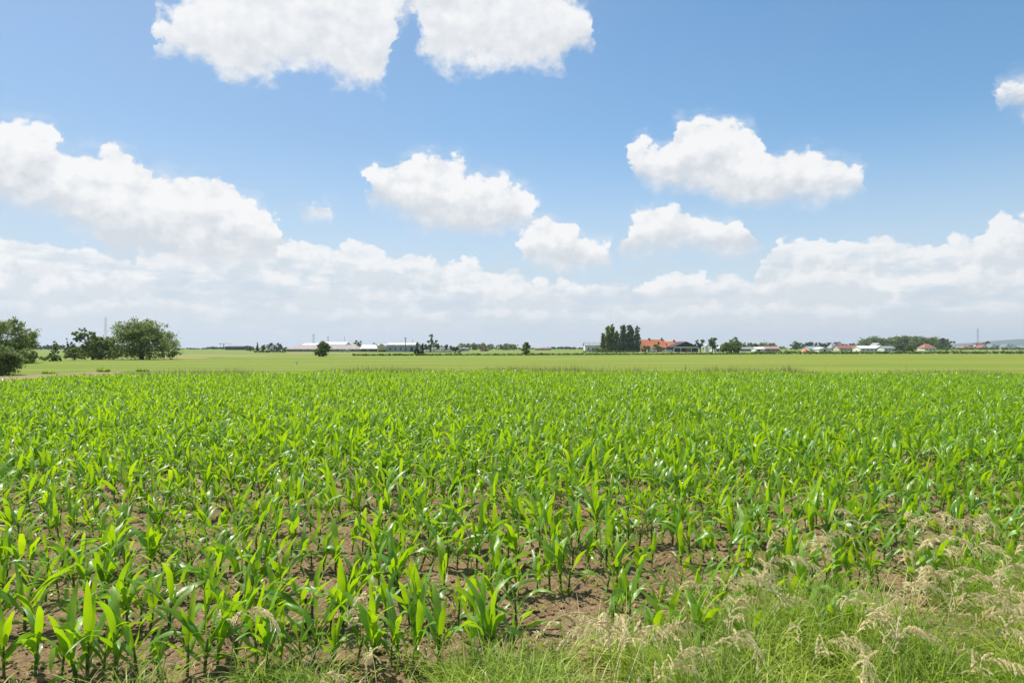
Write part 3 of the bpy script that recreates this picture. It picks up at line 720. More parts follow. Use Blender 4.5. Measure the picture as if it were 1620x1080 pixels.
def tree(name, label, px, d, top, wpx, kind, mat, seed, cat="tree", group=None, dens=1.0, y_off=0.0, trunk=0.2, dep=1.0):
    """px: photo column of the trunk, d: metres away, top: photo row of its top, wpx: crown width in photo pixels"""
    g = np.random.default_rng(seed)
    h = Z(top, d); wm = wpx / F * d; r = wm / 2; pix = d / 683.0
    o = None if name == 'weed_clump' else empty(name, (X(px, d), d + y_off, -0.06)); B = []
    if kind == 'round':
        B = [(0, 0, h * .50, r * .60, r * .60 * dep, h * .36)]
        for k in range(22):
            a = k * 2.399 + g.uniform(-.4, .4); e = g.uniform(-.9, 1.35); q = g.uniform(.20, .38)
            B.append((math.cos(a) * r * (1 - q * .85) * math.cos(e), math.sin(a) * r * (1 - q) * math.cos(e), h * (.52 + (.48 - q * .45) * math.sin(e)), r * q, r * q, h * q * .62))
    elif kind == 'dome':
        B = [(0, 0, h * .36, r * .66, r * .62, h * .40)]
        for k in range(16):
            a = k * 2.399 + g.uniform(-.4, .4); e = g.uniform(0, 1.4); q = g.uniform(.2, .36)
            B.append((math.cos(a) * r * (1 - q) * math.cos(e), math.sin(a) * r * (1 - q) * math.cos(e), h * (.16 + (.84 - q * .9) * math.sin(e)), r * q, r * q, h * q * .75))
    elif kind == 'column':
        for k in range(11):
            q = k / 10; B.append((g.normal(0, r * .08), g.normal(0, r * .1), h * (.08 + .86 * q), r * (1.05 if q < .55 else 1.05 - .38 * (q - .55) / .45) * g.uniform(.9, 1.1), r * .9, h * .11))
    elif kind == 'cone':
        for k in range(11):
            q = k / 10; B.append((g.normal(0, r * .08), 0, h * (.10 + .86 * q), r * (1.02 - .92 * q), r * (1.02 - .92 * q), h * .06))
    elif kind == 'loose':
        for k in range(15):
            q = g.random(); a = g.uniform(0, math.tau); rr = r * g.uniform(.2, .9)
            B.append((math.cos(a) * rr, math.sin(a) * rr * .7, h * g.uniform(.3, .9), r * g.uniform(.22, .36), r * .28, h * g.uniform(.08, .14)))
        B.append((0, 0, h * .5, r * .5, r * .4, h * .2))
    elif kind == 'lean':                                    # loose limbs thrown up to the left, heavy bush low on the right
        B = [(.35 * r, 0, h * .28, r * .55, r * .5, h * .28), (.1 * r, 0, h * .52, r * .5, r * .4, h * .14), (.62 * r, 0, h * .52, r * .34, r * .3, h * .16),
             (-.45 * r, 0, h * .72, r * .26, r * .25, h * .10), (-.78 * r, 0, h * .84, r * .2, r * .2, h * .08), (-.40 * r, 0, h * .92, r * .16, r * .2, h * .07),
             (-.12 * r, 0, h * .78, r * .2, r * .2, h * .09), (-.25 * r, 0, h * .3, r * .4, r * .4, h * .2), (.1 * r, 0, h * .66, r * .25, r * .25, h * .1), (-.6 * r, 0, h * .62, r * .2, r * .2, h * .07)]
    leaf = max(0.06, pix * 0.95)
    area = (wm / pix) * (h / pix)
    ncl = int(np.clip(area * 0.22 * dens, 24, 1400)); per = 26
    me, cl = crown_mesh(B, leaf, ncl, per, mat, seed + 7, hollow=0.35)
    if o is None:
        me.name = name; return tag(link(name, me, None, (X(px, d), d, -0.06)), label, cat, group)
    link("crown", me, o)
    t = MB(); tr = max(0.05, h * 0.03 + wm * 0.012); top_z = h * (0.55 if kind not in ('column', 'cone') else .85)
    t.tube((0, 0, -0.1), (g.normal(0, .02) * h, 0, h * .25), tr, tr * .75, 8); t.tube((0, 0, h * .25), (0, 0, top_z), tr * .75, tr * .3, 7)
    if kind in ('round', 'loose', 'lean', 'dome'):
        for b in B[:10]:
            z0 = h * g.uniform(.16, .35)
            mid = (b[0] * .5, b[1] * .5, z0 + (b[2] - z0) * .62)
            t.tube((0, 0, z0), mid, tr * .5, tr * .3, 5); t.tube(mid, b[:3], tr * .3, tr * .1, 5)
    t.build("trunk", BARK, o)
    return tag(o, label, cat, group)
G_L = "trees and bushes at the left edge of the fields"
tree("broadleaf_tree", "broad dense oak-like tree with wide round crown, biggest tree on the left", 224, 124, 500, 118, 'dome', T_OAK, 31, group=G_L, dens=0.95)
tree("leaning_tree", "ragged tree with bare leaning limbs just left of the broad round tree", 147, 121, 517, 74, 'lean', T_OAK, 2, group=G_L, dens=1.1)
tree("broadleaf_tree", "loose open tree rising behind the dark bush at the left edge", 10, 96, 504, 88, 'round', T_OAK, 3, group=G_L, dens=1.1)
tree("bush", "dark rounded bush at the left edge beside the dirt track", 0, 52.5, 544, 74, 'dome', T_MID, 4, "bush", G_L, 1.8)
tree("bush", "low dark shrub spilling right from under the loose open tree", 42, 92, 549, 44, 'dome', T_OAK, 5, "bush", G_L)
tree("bush", "small rounded light green bush between the two left trees", 83, 108, 556, 38, 'dome', T_LITE, 6, "bush", G_L)
tree("young_tree", "thin young tree poking up out of the small light green bush", 87, 112, 541, 13, 'column', T_MID, 7, "tree", G_L)
tree("bush", "mid green bush at the left foot of the leaning tree", 118, 116, 546, 36, 'dome', T_MID, 8, "bush", G_L)
tree("bush", "pale bush in the gap between leaning tree and broad round tree", 180, 128, 553, 34, 'dome', T_LITE, 9, "bush", G_L)
tree("conifer", "small dark pointed conifer far behind the left bushes", 106, 210, 534, 12, 'cone', T_DARK, 10, "tree")
tree("bush", "greyish distant bush behind the leaning tree", 116, 200, 540, 22, 'dome', T_GREY, 11, "bush")
for px, d, hgt, lab in ((164, 60, .62, "round tuft of weeds on the dry field border below the leaning tree"), (226, 61, .5, "wide low tuft of weeds on the field border below the broad tree"), (78, 56, .42, "small weed tuft on the border near the dirt track")):
    g = np.random.default_rng(px); n = 260; a_ = g.uniform(0, math.tau, n); r_ = .55 * np.sqrt(g.random(n))
    V1, F1 = blades(r_ * np.cos(a_), r_ * .6 * np.sin(a_), np.full(n, -.03), hgt * g.uniform(.5, 1.1, n) * (1.1 - r_), g.uniform(.1, .6, n), a_, g.uniform(.03, .07, n), g.uniform(0, .9, n), 4)
    tag(link("weed_clump", mesh_np("weed_clump", V1, F1, GRASS), None, (X(px, d), d, 0)), lab, "weeds", G_L)
# middle distance
tree("bush", "dense round green bush standing alone before the long taupe roof", 510, 162, 537, 30, 'dome', T_MID, 20, "bush", dens=1.8)
tree("tree", "round-topped tree rising behind the long taupe roof", 565, 430, 537, 15, 'round', T_MID, 21)
tree("conifer", "left one of two dark conifers before the grey hall", 660, 189, 539, 11, 'cone', T_DARK, 22, "tree", dens=2)
tree("conifer", "right one of two dark conifers before the grey hall", 668, 190, 541, 11, 'cone', T_DARK, 23, "tree", dens=2)
tree("slim_tree", "tall slim ragged tree right of the two dark conifers", 682, 330, 528, 11, 'column', T_MID, 24, "tree")
tree("slim_tree", "shorter slim tree beside the tall ragged one", 690.5, 335, 537, 8, 'column', T_MID, 25, "tree")
tree("cypress", "narrow dark cypress standing alone behind the pale bales", 707, 340, 541, 6, 'cone', T_DARK, 26, "tree", dens=2)
tree("bush", "dark bush at the right end of the pale bales", 721, 270, 547, 18, 'dome', T_DARK, 27, "bush")
tree("tree", "single dark round tree in the middle of the pasture hedge line", 832, 185, 542, 15, 'round', T_MID, 28, dens=2.2)
tree("tree", "small light tree left of the slim cypress far left of the taupe roof", 397, 420, 545, 12, 'dome', T_LITE, 30)
tree("tree", "small round tree between cypress and grey-leaved trees", 417, 430, 546, 8, 'round', T_MID, 31)
tree("cypress", "thin cypress spire left of the taupe-roofed farm", 407, 440, 541, 4.5, 'cone', T_DARK, 32, "tree", dens=2)
tree("tree", "grey-green tree behind the white cottage", 428, 470, 542, 14, 'round', T_GREY, 33)
tree("tree", "bushy grey-green tree at the right of the white cottage", 440, 400, 542, 15, 'round', T_GREY, 34)
tree("bush", "bush at the left end of the taupe-roofed barn", 452, 390, 548, 14, 'dome', T_MID, 35, "bush")
G_P = "poplars beside the orange-roofed farm"
for i, (px, top, w, d, lab) in enumerate([(954.5, 528, 9, 352, "shortest poplar at the left end of the left poplar group"), (962, 516, 9, 350, "slim poplar second from left in the left poplar group"),
        (968, 515, 10, 355, "tallest poplar of the left poplar group"), (975, 525, 11, 348, "broad poplar at the right of the left poplar group"), (980, 536, 8, 350, "low poplar filling the right foot of the left group"),
        (986, 515, 12, 350, "tall dark poplar at the left of the right poplar group"), (996.5, 516, 14, 352, "broad dark poplar in the middle of the right group"), (1008, 517, 9, 350, "slim poplar at the right end beside the orange-roofed farm")]):
    tree("poplar", lab, px, d, top, w, 'column', T_POP if i > 3 else T_OAK, 40 + i, "tree", G_P, 4.0)
tree("tree", "light green tree at the left gable of the orange farmhouse", 1022, 330, 545, 17, 'dome', T_LITE, 50)
tree("tree", "small tree growing in front of the orange farmhouse roof", 1041, 322, 541, 17, 'loose', T_MID, 51, dens=1.4)
tree("tree", "open-crowned tree at the left of the white silo", 1108, 345, 536, 17, 'loose', T_MID, 52, dens=1.5)
tree("tree", "spreading dark tree at the right of the white silo", 1127, 350, 534, 24, 'loose', T_MID, 53, dens=1.6)
tree("tree", "bushy dark tree right of the farm, reaching the ground", 1157, 300, 536, 38, 'dome', T_MID, 54, dens=2.6)
tree("tree", "taller dark tree top behind the bushy tree right of the farm", 1161, 318, 533, 16, 'round', T_MID, 55, dens=1.6)
tree("bush", "small bush at the foot of the grey house left of the poplars", 946, 360, 549, 14, 'dome', T_MID, 56, "bush")
tree("tree", "rounded tree at the left end of the far wood behind the orange tarpaulin", 1258, 640, 540, 13, 'round', T_MID, 57)
tree("bush", "wide low grey-green bush before the big wood on the right", 1424, 300, 545, 19, 'dome', T_GREY, 58, "bush", dens=1.6)
tree("bush", "second half of the wide low bush before the big wood", 1439, 303, 544.5, 17, 'dome', T_MID, 59, "bush", dens=1.6)
tree("tree", "rounded pale tree at the right end of the big wood", 1497, 620, 535, 24, 'round', T_GREY, 60)
tree("tree", "low round tree in front of the right end of the big wood", 1500, 560, 543, 18, 'dome', T_MID, 61)
tree("tree", "dark round tree in the village behind the red roofs", 1559, 850, 540, 14, 'round', T_DARK, 62)
tree("bush", "dark garden bush between the village houses", 1580, 780, 546, 13, 'dome', T_DARK, 63, "bush")

def wood(name, label, x0, x1, tops, d, mat, seed, depth=30, leafk=0.85, dens=1.0, cat="wood"):
    """a far-off wood or tree line that reads as one mass: many small crowns side by side"""
    g = np.random.default_rng(seed); pix = d / 683.0
    xm0, xm1 = X(x0, d), X(x1, d); B = []
    hm = max(2.0, Z(min(t for _, t in tops), d)); step = hm * 0.28; x_ = xm0
    while x_ < xm1:
        px = x_ / d * F + 810
        h = max(1.2, Z(float(np.interp(px, [a for a, _ in tops], [b for _, b in tops])), d)) * g.uniform(.90, 1.03)
        r_ = h * g.uniform(.33, .46); yy = d + g.uniform(0, depth); kx = yy / d; h *= kx; x_s = x_; x_ *= kx
        B += [(x_, yy, h * .64, r_ * 1.1, r_, h * .36), (x_ + g.normal(0, r_ * .4), yy - r_ * .4, h * .3, r_ * 1.15, r_, h * .3)]
        x_ = x_s + step * g.uniform(.5, 1.2)
    n = int(np.clip((xm1 - xm0) / pix * hm / pix * .75 * dens, 90, 9000))
    me, _ = crown_mesh(B, pix * leafk, n, 18, mat, seed + 3, 0.35)
    me.name = name
    return tag(link(name, me), label, cat, kind='stuff')
wood("woodland", "distant blue-green wood between the left bushes", 40, 125, [(40, 548), (60, 547), (75, 545), (95, 546), (125, 549)], 700, T_DARK, 71)
wood("tree_line", "thin dark tree line on the horizon right of the broad oak-like tree", 255, 470, [(255, 546), (272, 549), (275, 552), (290, 550.5), (320, 551), (335, 548), (350, 549), (392, 551), (470, 551)], 900, T_DARK, 72)
wood("woodland", "blue-green wood behind the small pink house", 726, 822, [(726, 544), (735, 543), (775, 543), (785, 546), (800, 542), (808, 545), (815, 544), (822, 548)], 620, T_MID, 73)
wood("tree_line", "thin low tree line on the horizon in the middle", 700, 930, [(700, 550), (760, 551), (840, 550.5), (870, 549), (895, 548.5), (930, 550)], 950, T_DARK, 74, 20)
wood("tree_line", "low trees behind the greenhouse right of the farm", 1130, 1262, [(1130, 546), (1175, 541), (1195, 543), (1205, 541), (1225, 543), (1240, 548), (1262, 548)], 760, T_MID, 75)
wood("woodland", "middle-sized dark wood behind the white barns", 1256, 1372, [(1256, 542), (1290, 541.5), (1326, 541), (1335, 544), (1372, 543)], 720, T_DARK, 76)
wood("woodland", "big dark wood on the right behind the farm sheds", 1366, 1492, [(1366, 535), (1380, 532.5), (1440, 532), (1480, 533), (1492, 536)], 640, T_MID, 77, 40, dens=1.5)
wood("tree_line", "low dark trees among the village houses at the right edge", 1512, 1720, [(1512, 548), (1540, 546), (1570, 547), (1600, 549), (1720, 546)], 980, T_DARK, 78)
wood("tree_line", "scrub along the horizon behind the grey hall", 640, 735, [(640, 546), (665, 546), (690, 545), (735, 549)], 480, T_DARK, 79, 10)
wood("garden_trees", "low hazy garden trees in front of the village houses", 1508, 1720, [(1508, 549.5), (1530, 550), (1545, 549), (1575, 548.5), (1600, 550), (1720, 549)], 690, T_MID, 87, 12)
def hedge(label, pts, h, mat, seed, wd=1.0):
    g = np.random.default_rng(seed); B = []
    for (xa, ya), (xb, yb) in zip(pts[:-1], pts[1:]):
        n = int(math.hypot(xb - xa, yb - ya) / 0.9)
        for k in range(n):
            q = k / n; hh = h * g.uniform(.7, 1.05); B.append((xa + (xb - xa) * q, ya + (yb - ya) * q + g.normal(0, .2), hh * .45, .8, wd, hh * .5))
    me, _ = crown_mesh(B, 0.26, len(B) * 9, 10, mat, seed, .2); me.name = "hedge"
    return tag(link("hedge", me), label, "hedge")
hedge("rough dark hedge line between ripening field and pasture on the right", [(X(1195, 222), 222), (X(1400, 232), 232), (X(1700, 236), 236)], 1.15, T_MID, 81)
hedge("thin weedy hedge line behind the ripening field in the middle", [(X(560, 178), 178), (X(830, 191), 191), (X(1195, 221), 221)], 0.55, T_LITE, 82)
hedge("clipped dark hedge left of the long taupe-roofed barn", [(X(403, 300), 300), (X(453, 305), 305)], 1.3, T_DARK, 83)
hedge("pale bushy fringe along the far edge below the poplars", [(X(925, 300), 300), (X(1010, 305), 305)], 1.0, T_LITE, 84)

# ------------------------------------------------------------------ buildings
def openings(parent, specs, y):
    """specs: (kind, x0, x1, z0, z1) on the wall facing the camera at local y"""
    for kind, x0, x1, z0, z1 in specs:
        if kind == 'w':
            f = MB(); b = 0.09
            f.box(x0 - b, x1 + b, y - .05, y + .02, z0 - b, z0); f.box(x0 - b, x1 + b, y - .05, y + .02, z1, z1 + b)
            f.box(x0 - b, x0, y - .05, y + .02, z0, z1); f.box(x1, x1 + b, y - .05, y + .02, z0, z1)
            fr = f.build("window", FRAME, parent)
            MB().box(x0, x1, y - .03, y + .015, z0, z1).build("pane", GLASS, fr)
        else:
            MB().box(x0, x1, y - .06, y + .02, z0, z1).build("door", DOORM, parent)
def house(name, label, x0, x1, d, eave, ridge, wall, roof, depth=9.0, gable=False, ops=(), chimney=None, cat="house", group=None, base=0.0, over=0.35, hip=0.0):
    """x0..x1 photo columns; eave and ridge photo rows at distance d; gable=True turns the gable to the camera"""
    a, b = X(x0, d), X(x1, d); w = b - a; ze, zr = max(1.4, Z(eave, d)), Z(ridge, d); zr = max(zr, ze + .5)
    o = empty(name, ((a + b) / 2, d, -0.08)); hw = w / 2; hd = depth / 2
    wm = MB(); t = 0.12
    if gable:
        wm.prism([(-hw, 0), (hw, 0), (hw, ze), (0, zr - t), (-hw, ze)], 0, depth)
        rm = MB(); k = (zr - ze) / hw
        for s in (-1, 1):
            rm.prism([(s * (hw + over), ze - k * over + .01), (0.0, zr + .01), (0.0, zr + t + .08), (s * (hw + over), ze - k * over + t + .08)], -over, depth + over)
    else:
        wm.add([(-hw, 0, 0), (hw, 0, 0), (hw, depth, 0), (-hw, depth, 0), (-hw, 0, ze), (hw, 0, ze), (hw, depth, ze), (-hw, depth, ze),
                (-hw + hip, hd, zr - t), (hw - hip, hd, zr - t)],
               [(0, 1, 5, 4), (2, 3, 7, 6), (1, 2, 6, 9, 5), (3, 0, 4, 8, 7), (0, 3, 2, 1), (4, 5, 9, 8), (6, 7, 8, 9)])
        rm = MB(); k = (zr - ze) / hd
        ov = over
        if hip > 0:
            rm.add([(-hw - ov, -ov, ze - k * ov + .02), (hw + ov, -ov, ze - k * ov + .02), (hw + ov, depth + ov, ze - k * ov + .02), (-hw - ov, depth + ov, ze - k * ov + .02),
                    (-hw + hip, hd, zr + .05), (hw - hip, hd, zr + .05)], [(0, 1, 5, 4), (1, 2, 5), (2, 3, 4, 5), (3, 0, 4), (0, 3, 2, 1)])
        else:
            for s in (-1, 1):
                ye = hd + s * (hd + ov); zz = ze - k * ov
                rm.add([(-hw - ov, ye, zz + .02), (hw + ov, ye, zz + .02), (hw + ov, hd, zr + .02), (-hw - ov, hd, zr + .02),
                        (-hw - ov, ye, zz + .22), (hw + ov, ye, zz + .22), (hw + ov, hd, zr + .22), (-hw - ov, hd, zr + .22)],
                       [(0, 1, 2, 3), (4, 7, 6, 5), (0, 4, 5, 1), (1, 5, 6, 2), (2, 6, 7, 3), (3, 7, 4, 0)])
    wm.build("wall", wall, o); ro = rm.build("roof", roof, o)
    for cx in (chimney or []):
        MB().box(cx * hw - .45, cx * hw + .45, hd - .45, hd + .45, zr - .6, zr + 1.0).build("chimney", WALL['brick'], ro)
    openings(o, [(kk, p * w - hw, q * w - hw, r0, r1) for kk, p, q, r0, r1 in ops], -0.0)
    return tag(o, label, cat, group)
def row_windows(n, z0, z1, wfrac=0.35, a=0.05, b=0.95):
    s = (b - a) / n; return [('w', a + s * (i + .5 - wfrac / 2), a + s * (i + .5 + wfrac / 2), z0, z1) for i in range(n)]
# left: long farm buildings
house("barn", "long low barn with taupe hipped roof behind the round bush", 452, 570, 378, 551.6, 545.2, WALL['tan'], ROOF['taupe'], 16, ops=row_windows(9, .5, 1.2, .45) , cat="barn", hip=5)
house("barn", "lower barn with pale whitish roof joined right of the taupe one", 570, 601, 380, 551.4, 545.8, WALL['tan'], ROOF['white'], 15, ops=[('d', .1, .35, 0, 1.3), ('d', .45, .85, 0, 1.3)], cat="barn")
house("barn", "white gable-ended shed at the right end of the long barns", 597, 611, 372, 548, 543.5, WALL['cream'], ROOF['white'], 12, True, [('d', .4, .62, 0, 2.0)], cat="barn")
house("shed", "bright white flat-topped shed roof showing behind the taupe barn", 512, 546, 430, 545, 541.2, WALL['white'], ROOF['white'], 14, cat="shed", ops=row_windows(4, 3.0, 3.6))
house("shed", "white shed roof peeping over the left end of the taupe barn", 478, 500, 430, 546, 543, WALL['white'], ROOF['white'], 14, cat="shed", ops=row_windows(3, 2.6, 3.2))
house("hall", "long grey hall with white roof and dark eaves line", 611, 657, 360, 545.5, 542.6, WALL['grey'], ROOF['white'], 20, ops=row_windows(5, 1.0, 2.3, .4) + [('d', .82, .93, 0, 2.6)], cat="hall")
house("hall", "big dark blue-grey hall far off on the left horizon", 356, 385, 680, 548.2, 546.6, WALL['dark'], ROOF['slate'], 20, ops=[('d', .3, .42, 0, 2.5)], cat="hall")
house("cottage", "small white cottage among the grey-green trees", 426, 438, 440, 549, 544.5, WALL['white'], ROOF['grey'], 8, True, [('w', .25, .42, .8, 1.8), ('w', .6, .76, .8, 1.8)], cat="house")
house("cottage", "tiny pink house with orange roof in front of the blue-green wood", 760, 772, 420, 553.0, 549, WALL['pink'], ROOF['orange'], 8, True, [('w', .2, .38, .7, 1.6), ('d', .6, .76, 0, 1.6)], [0.3])
house("shed", "low grey shed left of the tiny pink house", 725, 741, 450, 552, 550, WALL['grey'], ROOF['slate'], 7, cat="shed", ops=[('d', .3, .6, 0, 1.2)])
house("shed", "low pinkish shed strip far off right of the single dark tree", 846, 872, 620, 552.4, 551.4, WALL['pink'], ROOF['rose'], 8, cat="shed", ops=[('d', .4, .5, 0, 1.2)])
# the farm in the middle
house("house", "white house with grey roof left of the poplars", 926, 957, 372, 546.5, 541, WALL['white'], ROOF['grey'], 10, ops=row_windows(4, .9, 2.0, .35) + [('d', .47, .53, 0, 2.0)])
house("farmhouse", "brick farmhouse with the tallest bright orange roof", 1018, 1054, 350, 549.6, 537.2, WALL['brick'], ROOF['orange'], 12, ops=row_windows(5, .7, 1.6, .3) + [('d', .48, .54, 0, 1.8)], chimney=[-.3, .82])
house("farmhouse", "lower orange-roofed wing joined right of the brick farmhouse", 1054, 1090, 352, 549.2, 540.3, WALL['cream'], ROOF['orange'], 11, ops=row_windows(4, .7, 1.6, .3) + [('d', .44, .52, 0, 1.8)], chimney=[-.1])
house("barn", "open barn with dark gable and low wide roof beside the orange wing", 1066, 1105, 338, 548.5, 540.5, WALL['dark'], ROOF['dark'], 14, True, [], cat="barn", over=.5)
bo = bpy.data.objects["barn.003"] if "barn.003" in bpy.data.objects else None
if bo:
    wl = X(1105, 338) - X(1066, 338)
    MB().box(-wl / 2, wl / 2, -.14, -.07, 2.15, 2.65).build("fascia", FRAME, bo)
    MB().box(-wl * .02, wl * .17, -.12, -.05, 0, 2.1).build("brick_panel", WALL['brick'], bo)
    for q in (-.5, -.22, .2, .48): MB().box(q * wl - .12, q * wl + .12, -.42, -.15, 0, 2.15).build("post", FRAME, bo)
house("shed", "white shed behind the trees right of the white silo", 1129, 1146, 380, 551, 548, WALL['white'], ROOF['white'], 8, cat="shed", ops=[('d', .3, .5, 0, 1.5)])
# right: greenhouses, barns, village
house("greenhouse", "long low glazed greenhouse right of the bushy farm tree", 1172, 1198, 430, 551.8, 549.3, WALL['bluegrey'], ROOF['grey'], 12, cat="greenhouse", ops=row_windows(6, .5, 1.3, .7))
house("house", "low grey-roofed house with dark front left of the orange tarpaulin", 1205, 1234, 400, 551.5, 548, WALL['tan'], ROOF['rose'], 9, ops=row_windows(4, .5, 1.2, .4), chimney=[.2])
house("shed", "small white shed left of the grey-roofed house", 1196, 1210, 395, 552, 549, WALL['white'], ROOF['white'], 8, cat="shed", ops=[('d', .2, .5, 0, 1.2)])
house("barn", "white barn with pale blue roof before the middle wood", 1281, 1303, 420, 551.6, 548, WALL['white'], ROOF['grey'], 12, cat="barn", ops=[('d', .4, .6, 0, 1.4)])
house("shed", "white gabled shed in front of the pale blue roofed barn", 1296, 1313, 380, 552.5, 549.5, WALL['white'], ROOF['white'], 8, True, [('d', .4, .6, 0, 1.2)], cat="shed")
house("house", "grey house with steep pyramid roof between white barn and red roof", 1316, 1328, 480, 550, 542.5, WALL['bluegrey'], ROOF['grey'], 8, ops=row_windows(2, .8, 1.8, .3), hip=1.8)
house("barn", "long barn with red roof before the wood", 1328, 1356, 470, 550.8, 546, WALL['cream'], ROOF['red'], 10, cat="barn", ops=row_windows(5, .4, 1.2, .3))
house("shed", "long white shed left part under the big dark wood", 1361, 1398, 430, 550.8, 547, WALL['white'], ROOF['white'], 10, cat="shed", ops=row_windows(5, .6, 1.4, .4))
house("house", "white house with pointed gable rising over the long white shed", 1385, 1397, 450, 547.5, 542.4, WALL['white'], ROOF['grey'], 8, True, [('w', .4, .6, 1.4, 2.4)])
house("shed", "white and grey shed right part under the big dark wood", 1399, 1416, 420, 550.4, 547.8, WALL['white'], ROOF['grey'], 8, cat="shed", ops=row_windows(3, .6, 1.3, .4))
house("house", "white house with big hipped orange-red roof before the wood", 1463, 1481, 520, 549.8, 543.6, WALL['white'], ROOF['rust'], 10, ops=row_windows(3, .5, 1.4, .35), hip=3)
V_ = "village houses at the right edge"
house("house", "pale village house with faded rose roof, leftmost of the village", 1517, 1534, 800, 550.4, 547.2, WALL['white'], ROOF['rose'], 10, ops=row_windows(4, .8, 1.6, .35), group=V_)
house("house", "low red-roofed village house between the rose and bright red roofs", 1533, 1550, 760, 550.6, 547.6, WALL['brick'], ROOF['red'], 10, ops=row_windows(4, .6, 1.4, .35), group=V_)
house("house", "tall village house with bright red roof and white front", 1546, 1562, 820, 549, 543.4, WALL['white'], ROOF['red'], 10, ops=row_windows(4, .8, 1.8, .3), chimney=[-.5], group=V_)
house("house", "white village house with steep gable right of the bright red roof", 1552, 1563, 740, 550, 545.5, WALL['white'], ROOF['red'], 9, True, [('w', .3, .42, .8, 1.8), ('w', .58, .7, .8, 1.8)], group=V_)
house("house", "white gabled village house right of the dark round tree", 1567, 1577, 760, 549.5, 543.6, WALL['white'], ROOF['slate'], 10, True, [('w', .25, .4, .8, 1.9), ('w', .6, .75, .8, 1.9)], group=V_)
house("house", "white village house with pointed gable and slate-roofed side", 1590, 1600, 740, 550, 543.8, WALL['white'], ROOF['slate'], 10, True, [('w', .25, .4, .8, 1.9), ('w', .6, .75, .8, 1.9)], group=V_)
house("house", "dark-roofed low village house beside the pointed gable", 1600, 1611, 760, 550, 546, WALL['cream'], ROOF['slate'], 9, ops=row_windows(3, .7, 1.6, .35), chimney=[0.], group=V_)
house("house", "white village house cut off by the right edge of view", 1613, 1630, 780, 550, 546.4, WALL['white'], ROOF['grey'], 9, ops=row_windows(4, .7, 1.6, .35), group=V_)

# ------------------------------------------------------------------ masts, poles, silo
def lattice(name, label, px, d, top, w0, w1, cat="mast", arms=()):
    h = Z(top, d); o = empty(name, (X(px, d), d, 0)); m = MB(); n = max(6, int(h / (w0 * 1.6))); r = max(.05, d * 0.00009)
    cor = lambda z: [(sx_ * (w0 + (w1 - w0) * z / h) / 2, sy_ * (w0 + (w1 - w0) * z / h) / 2, z) for sx_, sy_ in ((-1, -1), (1, -1), (1, 1), (-1, 1))]
    for k in range(n):
        a, b = cor(h * k / n), cor(h * (k + 1) / n)
        for i in range(4):
            j = (i + 1) % 4; m.tube(a[i], b[i], r, r, 4); m.tube(a[i], b[j], r * .6, r * .6, 4); m.tube(b[i], b[j], r * .6, r * .6, 4)
    m.build("lattice_frame", STEEL, o)
    m = MB()
    for z, hw in arms: m.tube((-hw, 0, h * z), (hw, 0, h * z), r * 1.2, r * 1.2, 4)
    m.tube((0, 0, h), (0, 0, h * 1.04), r, r * .7, 5)
    m.build("crossarm" if arms else "antenna", STEEL, o)
    return tag(o, label, cat)
lattice("radio_mast", "tall thin lattice mast behind the trees on the left", 167, 1100, 502, 4.2, 1.8)
lattice("pylon", "small power pylon standing behind the taupe barn", 496, 700, 528, 2.6, 0.8, "pylon", ((.82, 2.6), (.93, 2.0)))
lattice("pylon", "tall faint pylon on the hazy hill at the right", 1547, 2600, 520, 8, 2.0, "pylon", ((.80, 7), (.90, 6)))
def pole(name, label, px, d, top, r, arm=0.0, mat=POLEW, cat="pole"):
    h = Z(top, d); o = empty(name, (X(px, d), d, -.1)); MB().tube((0, 0, 0), (0, 0, h), r, r * .7, 8).build("post", mat, o)
    m = MB()
    if arm: m.box(-arm, arm, -.08, .08, h * .93, h * .93 + .16); m.box(-arm * .7, arm * .7, -.08, .08, h * .84, h * .84 + .14)
    else: m.tube((0, 0, h), (0, 0, h + .5), r * .5, r * .2, 6)
    m.build("crossarm" if arm else "tip", mat, o)
    return tag(o, label, cat)
pole("utility_pole", "dark pole rising just right of the round bush", 519, 500, 531, .22, .5)
pole("utility_pole", "thin faint pole above the white shed roof", 545, 600, 532, .14)
pole("utility_pole", "tall wooden power pole with crossarm before the grey hall", 641.5, 340, 533, .20, .8)
pole("utility_pole", "thin shorter pole near the right end of the grey hall", 653, 380, 536, .12)
pole("utility_pole", "thin pole on the horizon right of the bushy farm tree", 1209, 700, 537, .2)
# tower crane far off
o = empty("tower_crane", (X(354, 1200), 1200, 0)); hc = Z(543.5, 1200)
MB().box(-.6, .6, -.6, .6, 0, hc).build("mast", STEEL, o); MB().box(-8, 14, -.3, .3, hc, hc + .45).build("jib", STEEL, o); MB().box(-7.5, -5, -.7, .7, hc - 1.4, hc - .1).build("counterweight", WALL['grey'], o)
tag(o, "faint tower crane beside the dark hall on the left horizon", "crane")
# white silo
o = empty("silo", (X(1117.5, 335), 335, -.05)); hs = Z(545, 335)
MB().tube((0, 0, 0), (0, 0, hs - .4), 1.0, 1.0, 16).build("tank", WALL['white'], o, smooth=False); m = MB().tube((0, 0, hs - .39), (0, 0, hs + .6), 1.05, .15, 16); m.build("cap", WALL['white'], o)
tag(o, "small white silo with conical cap between the farm trees", "silo")

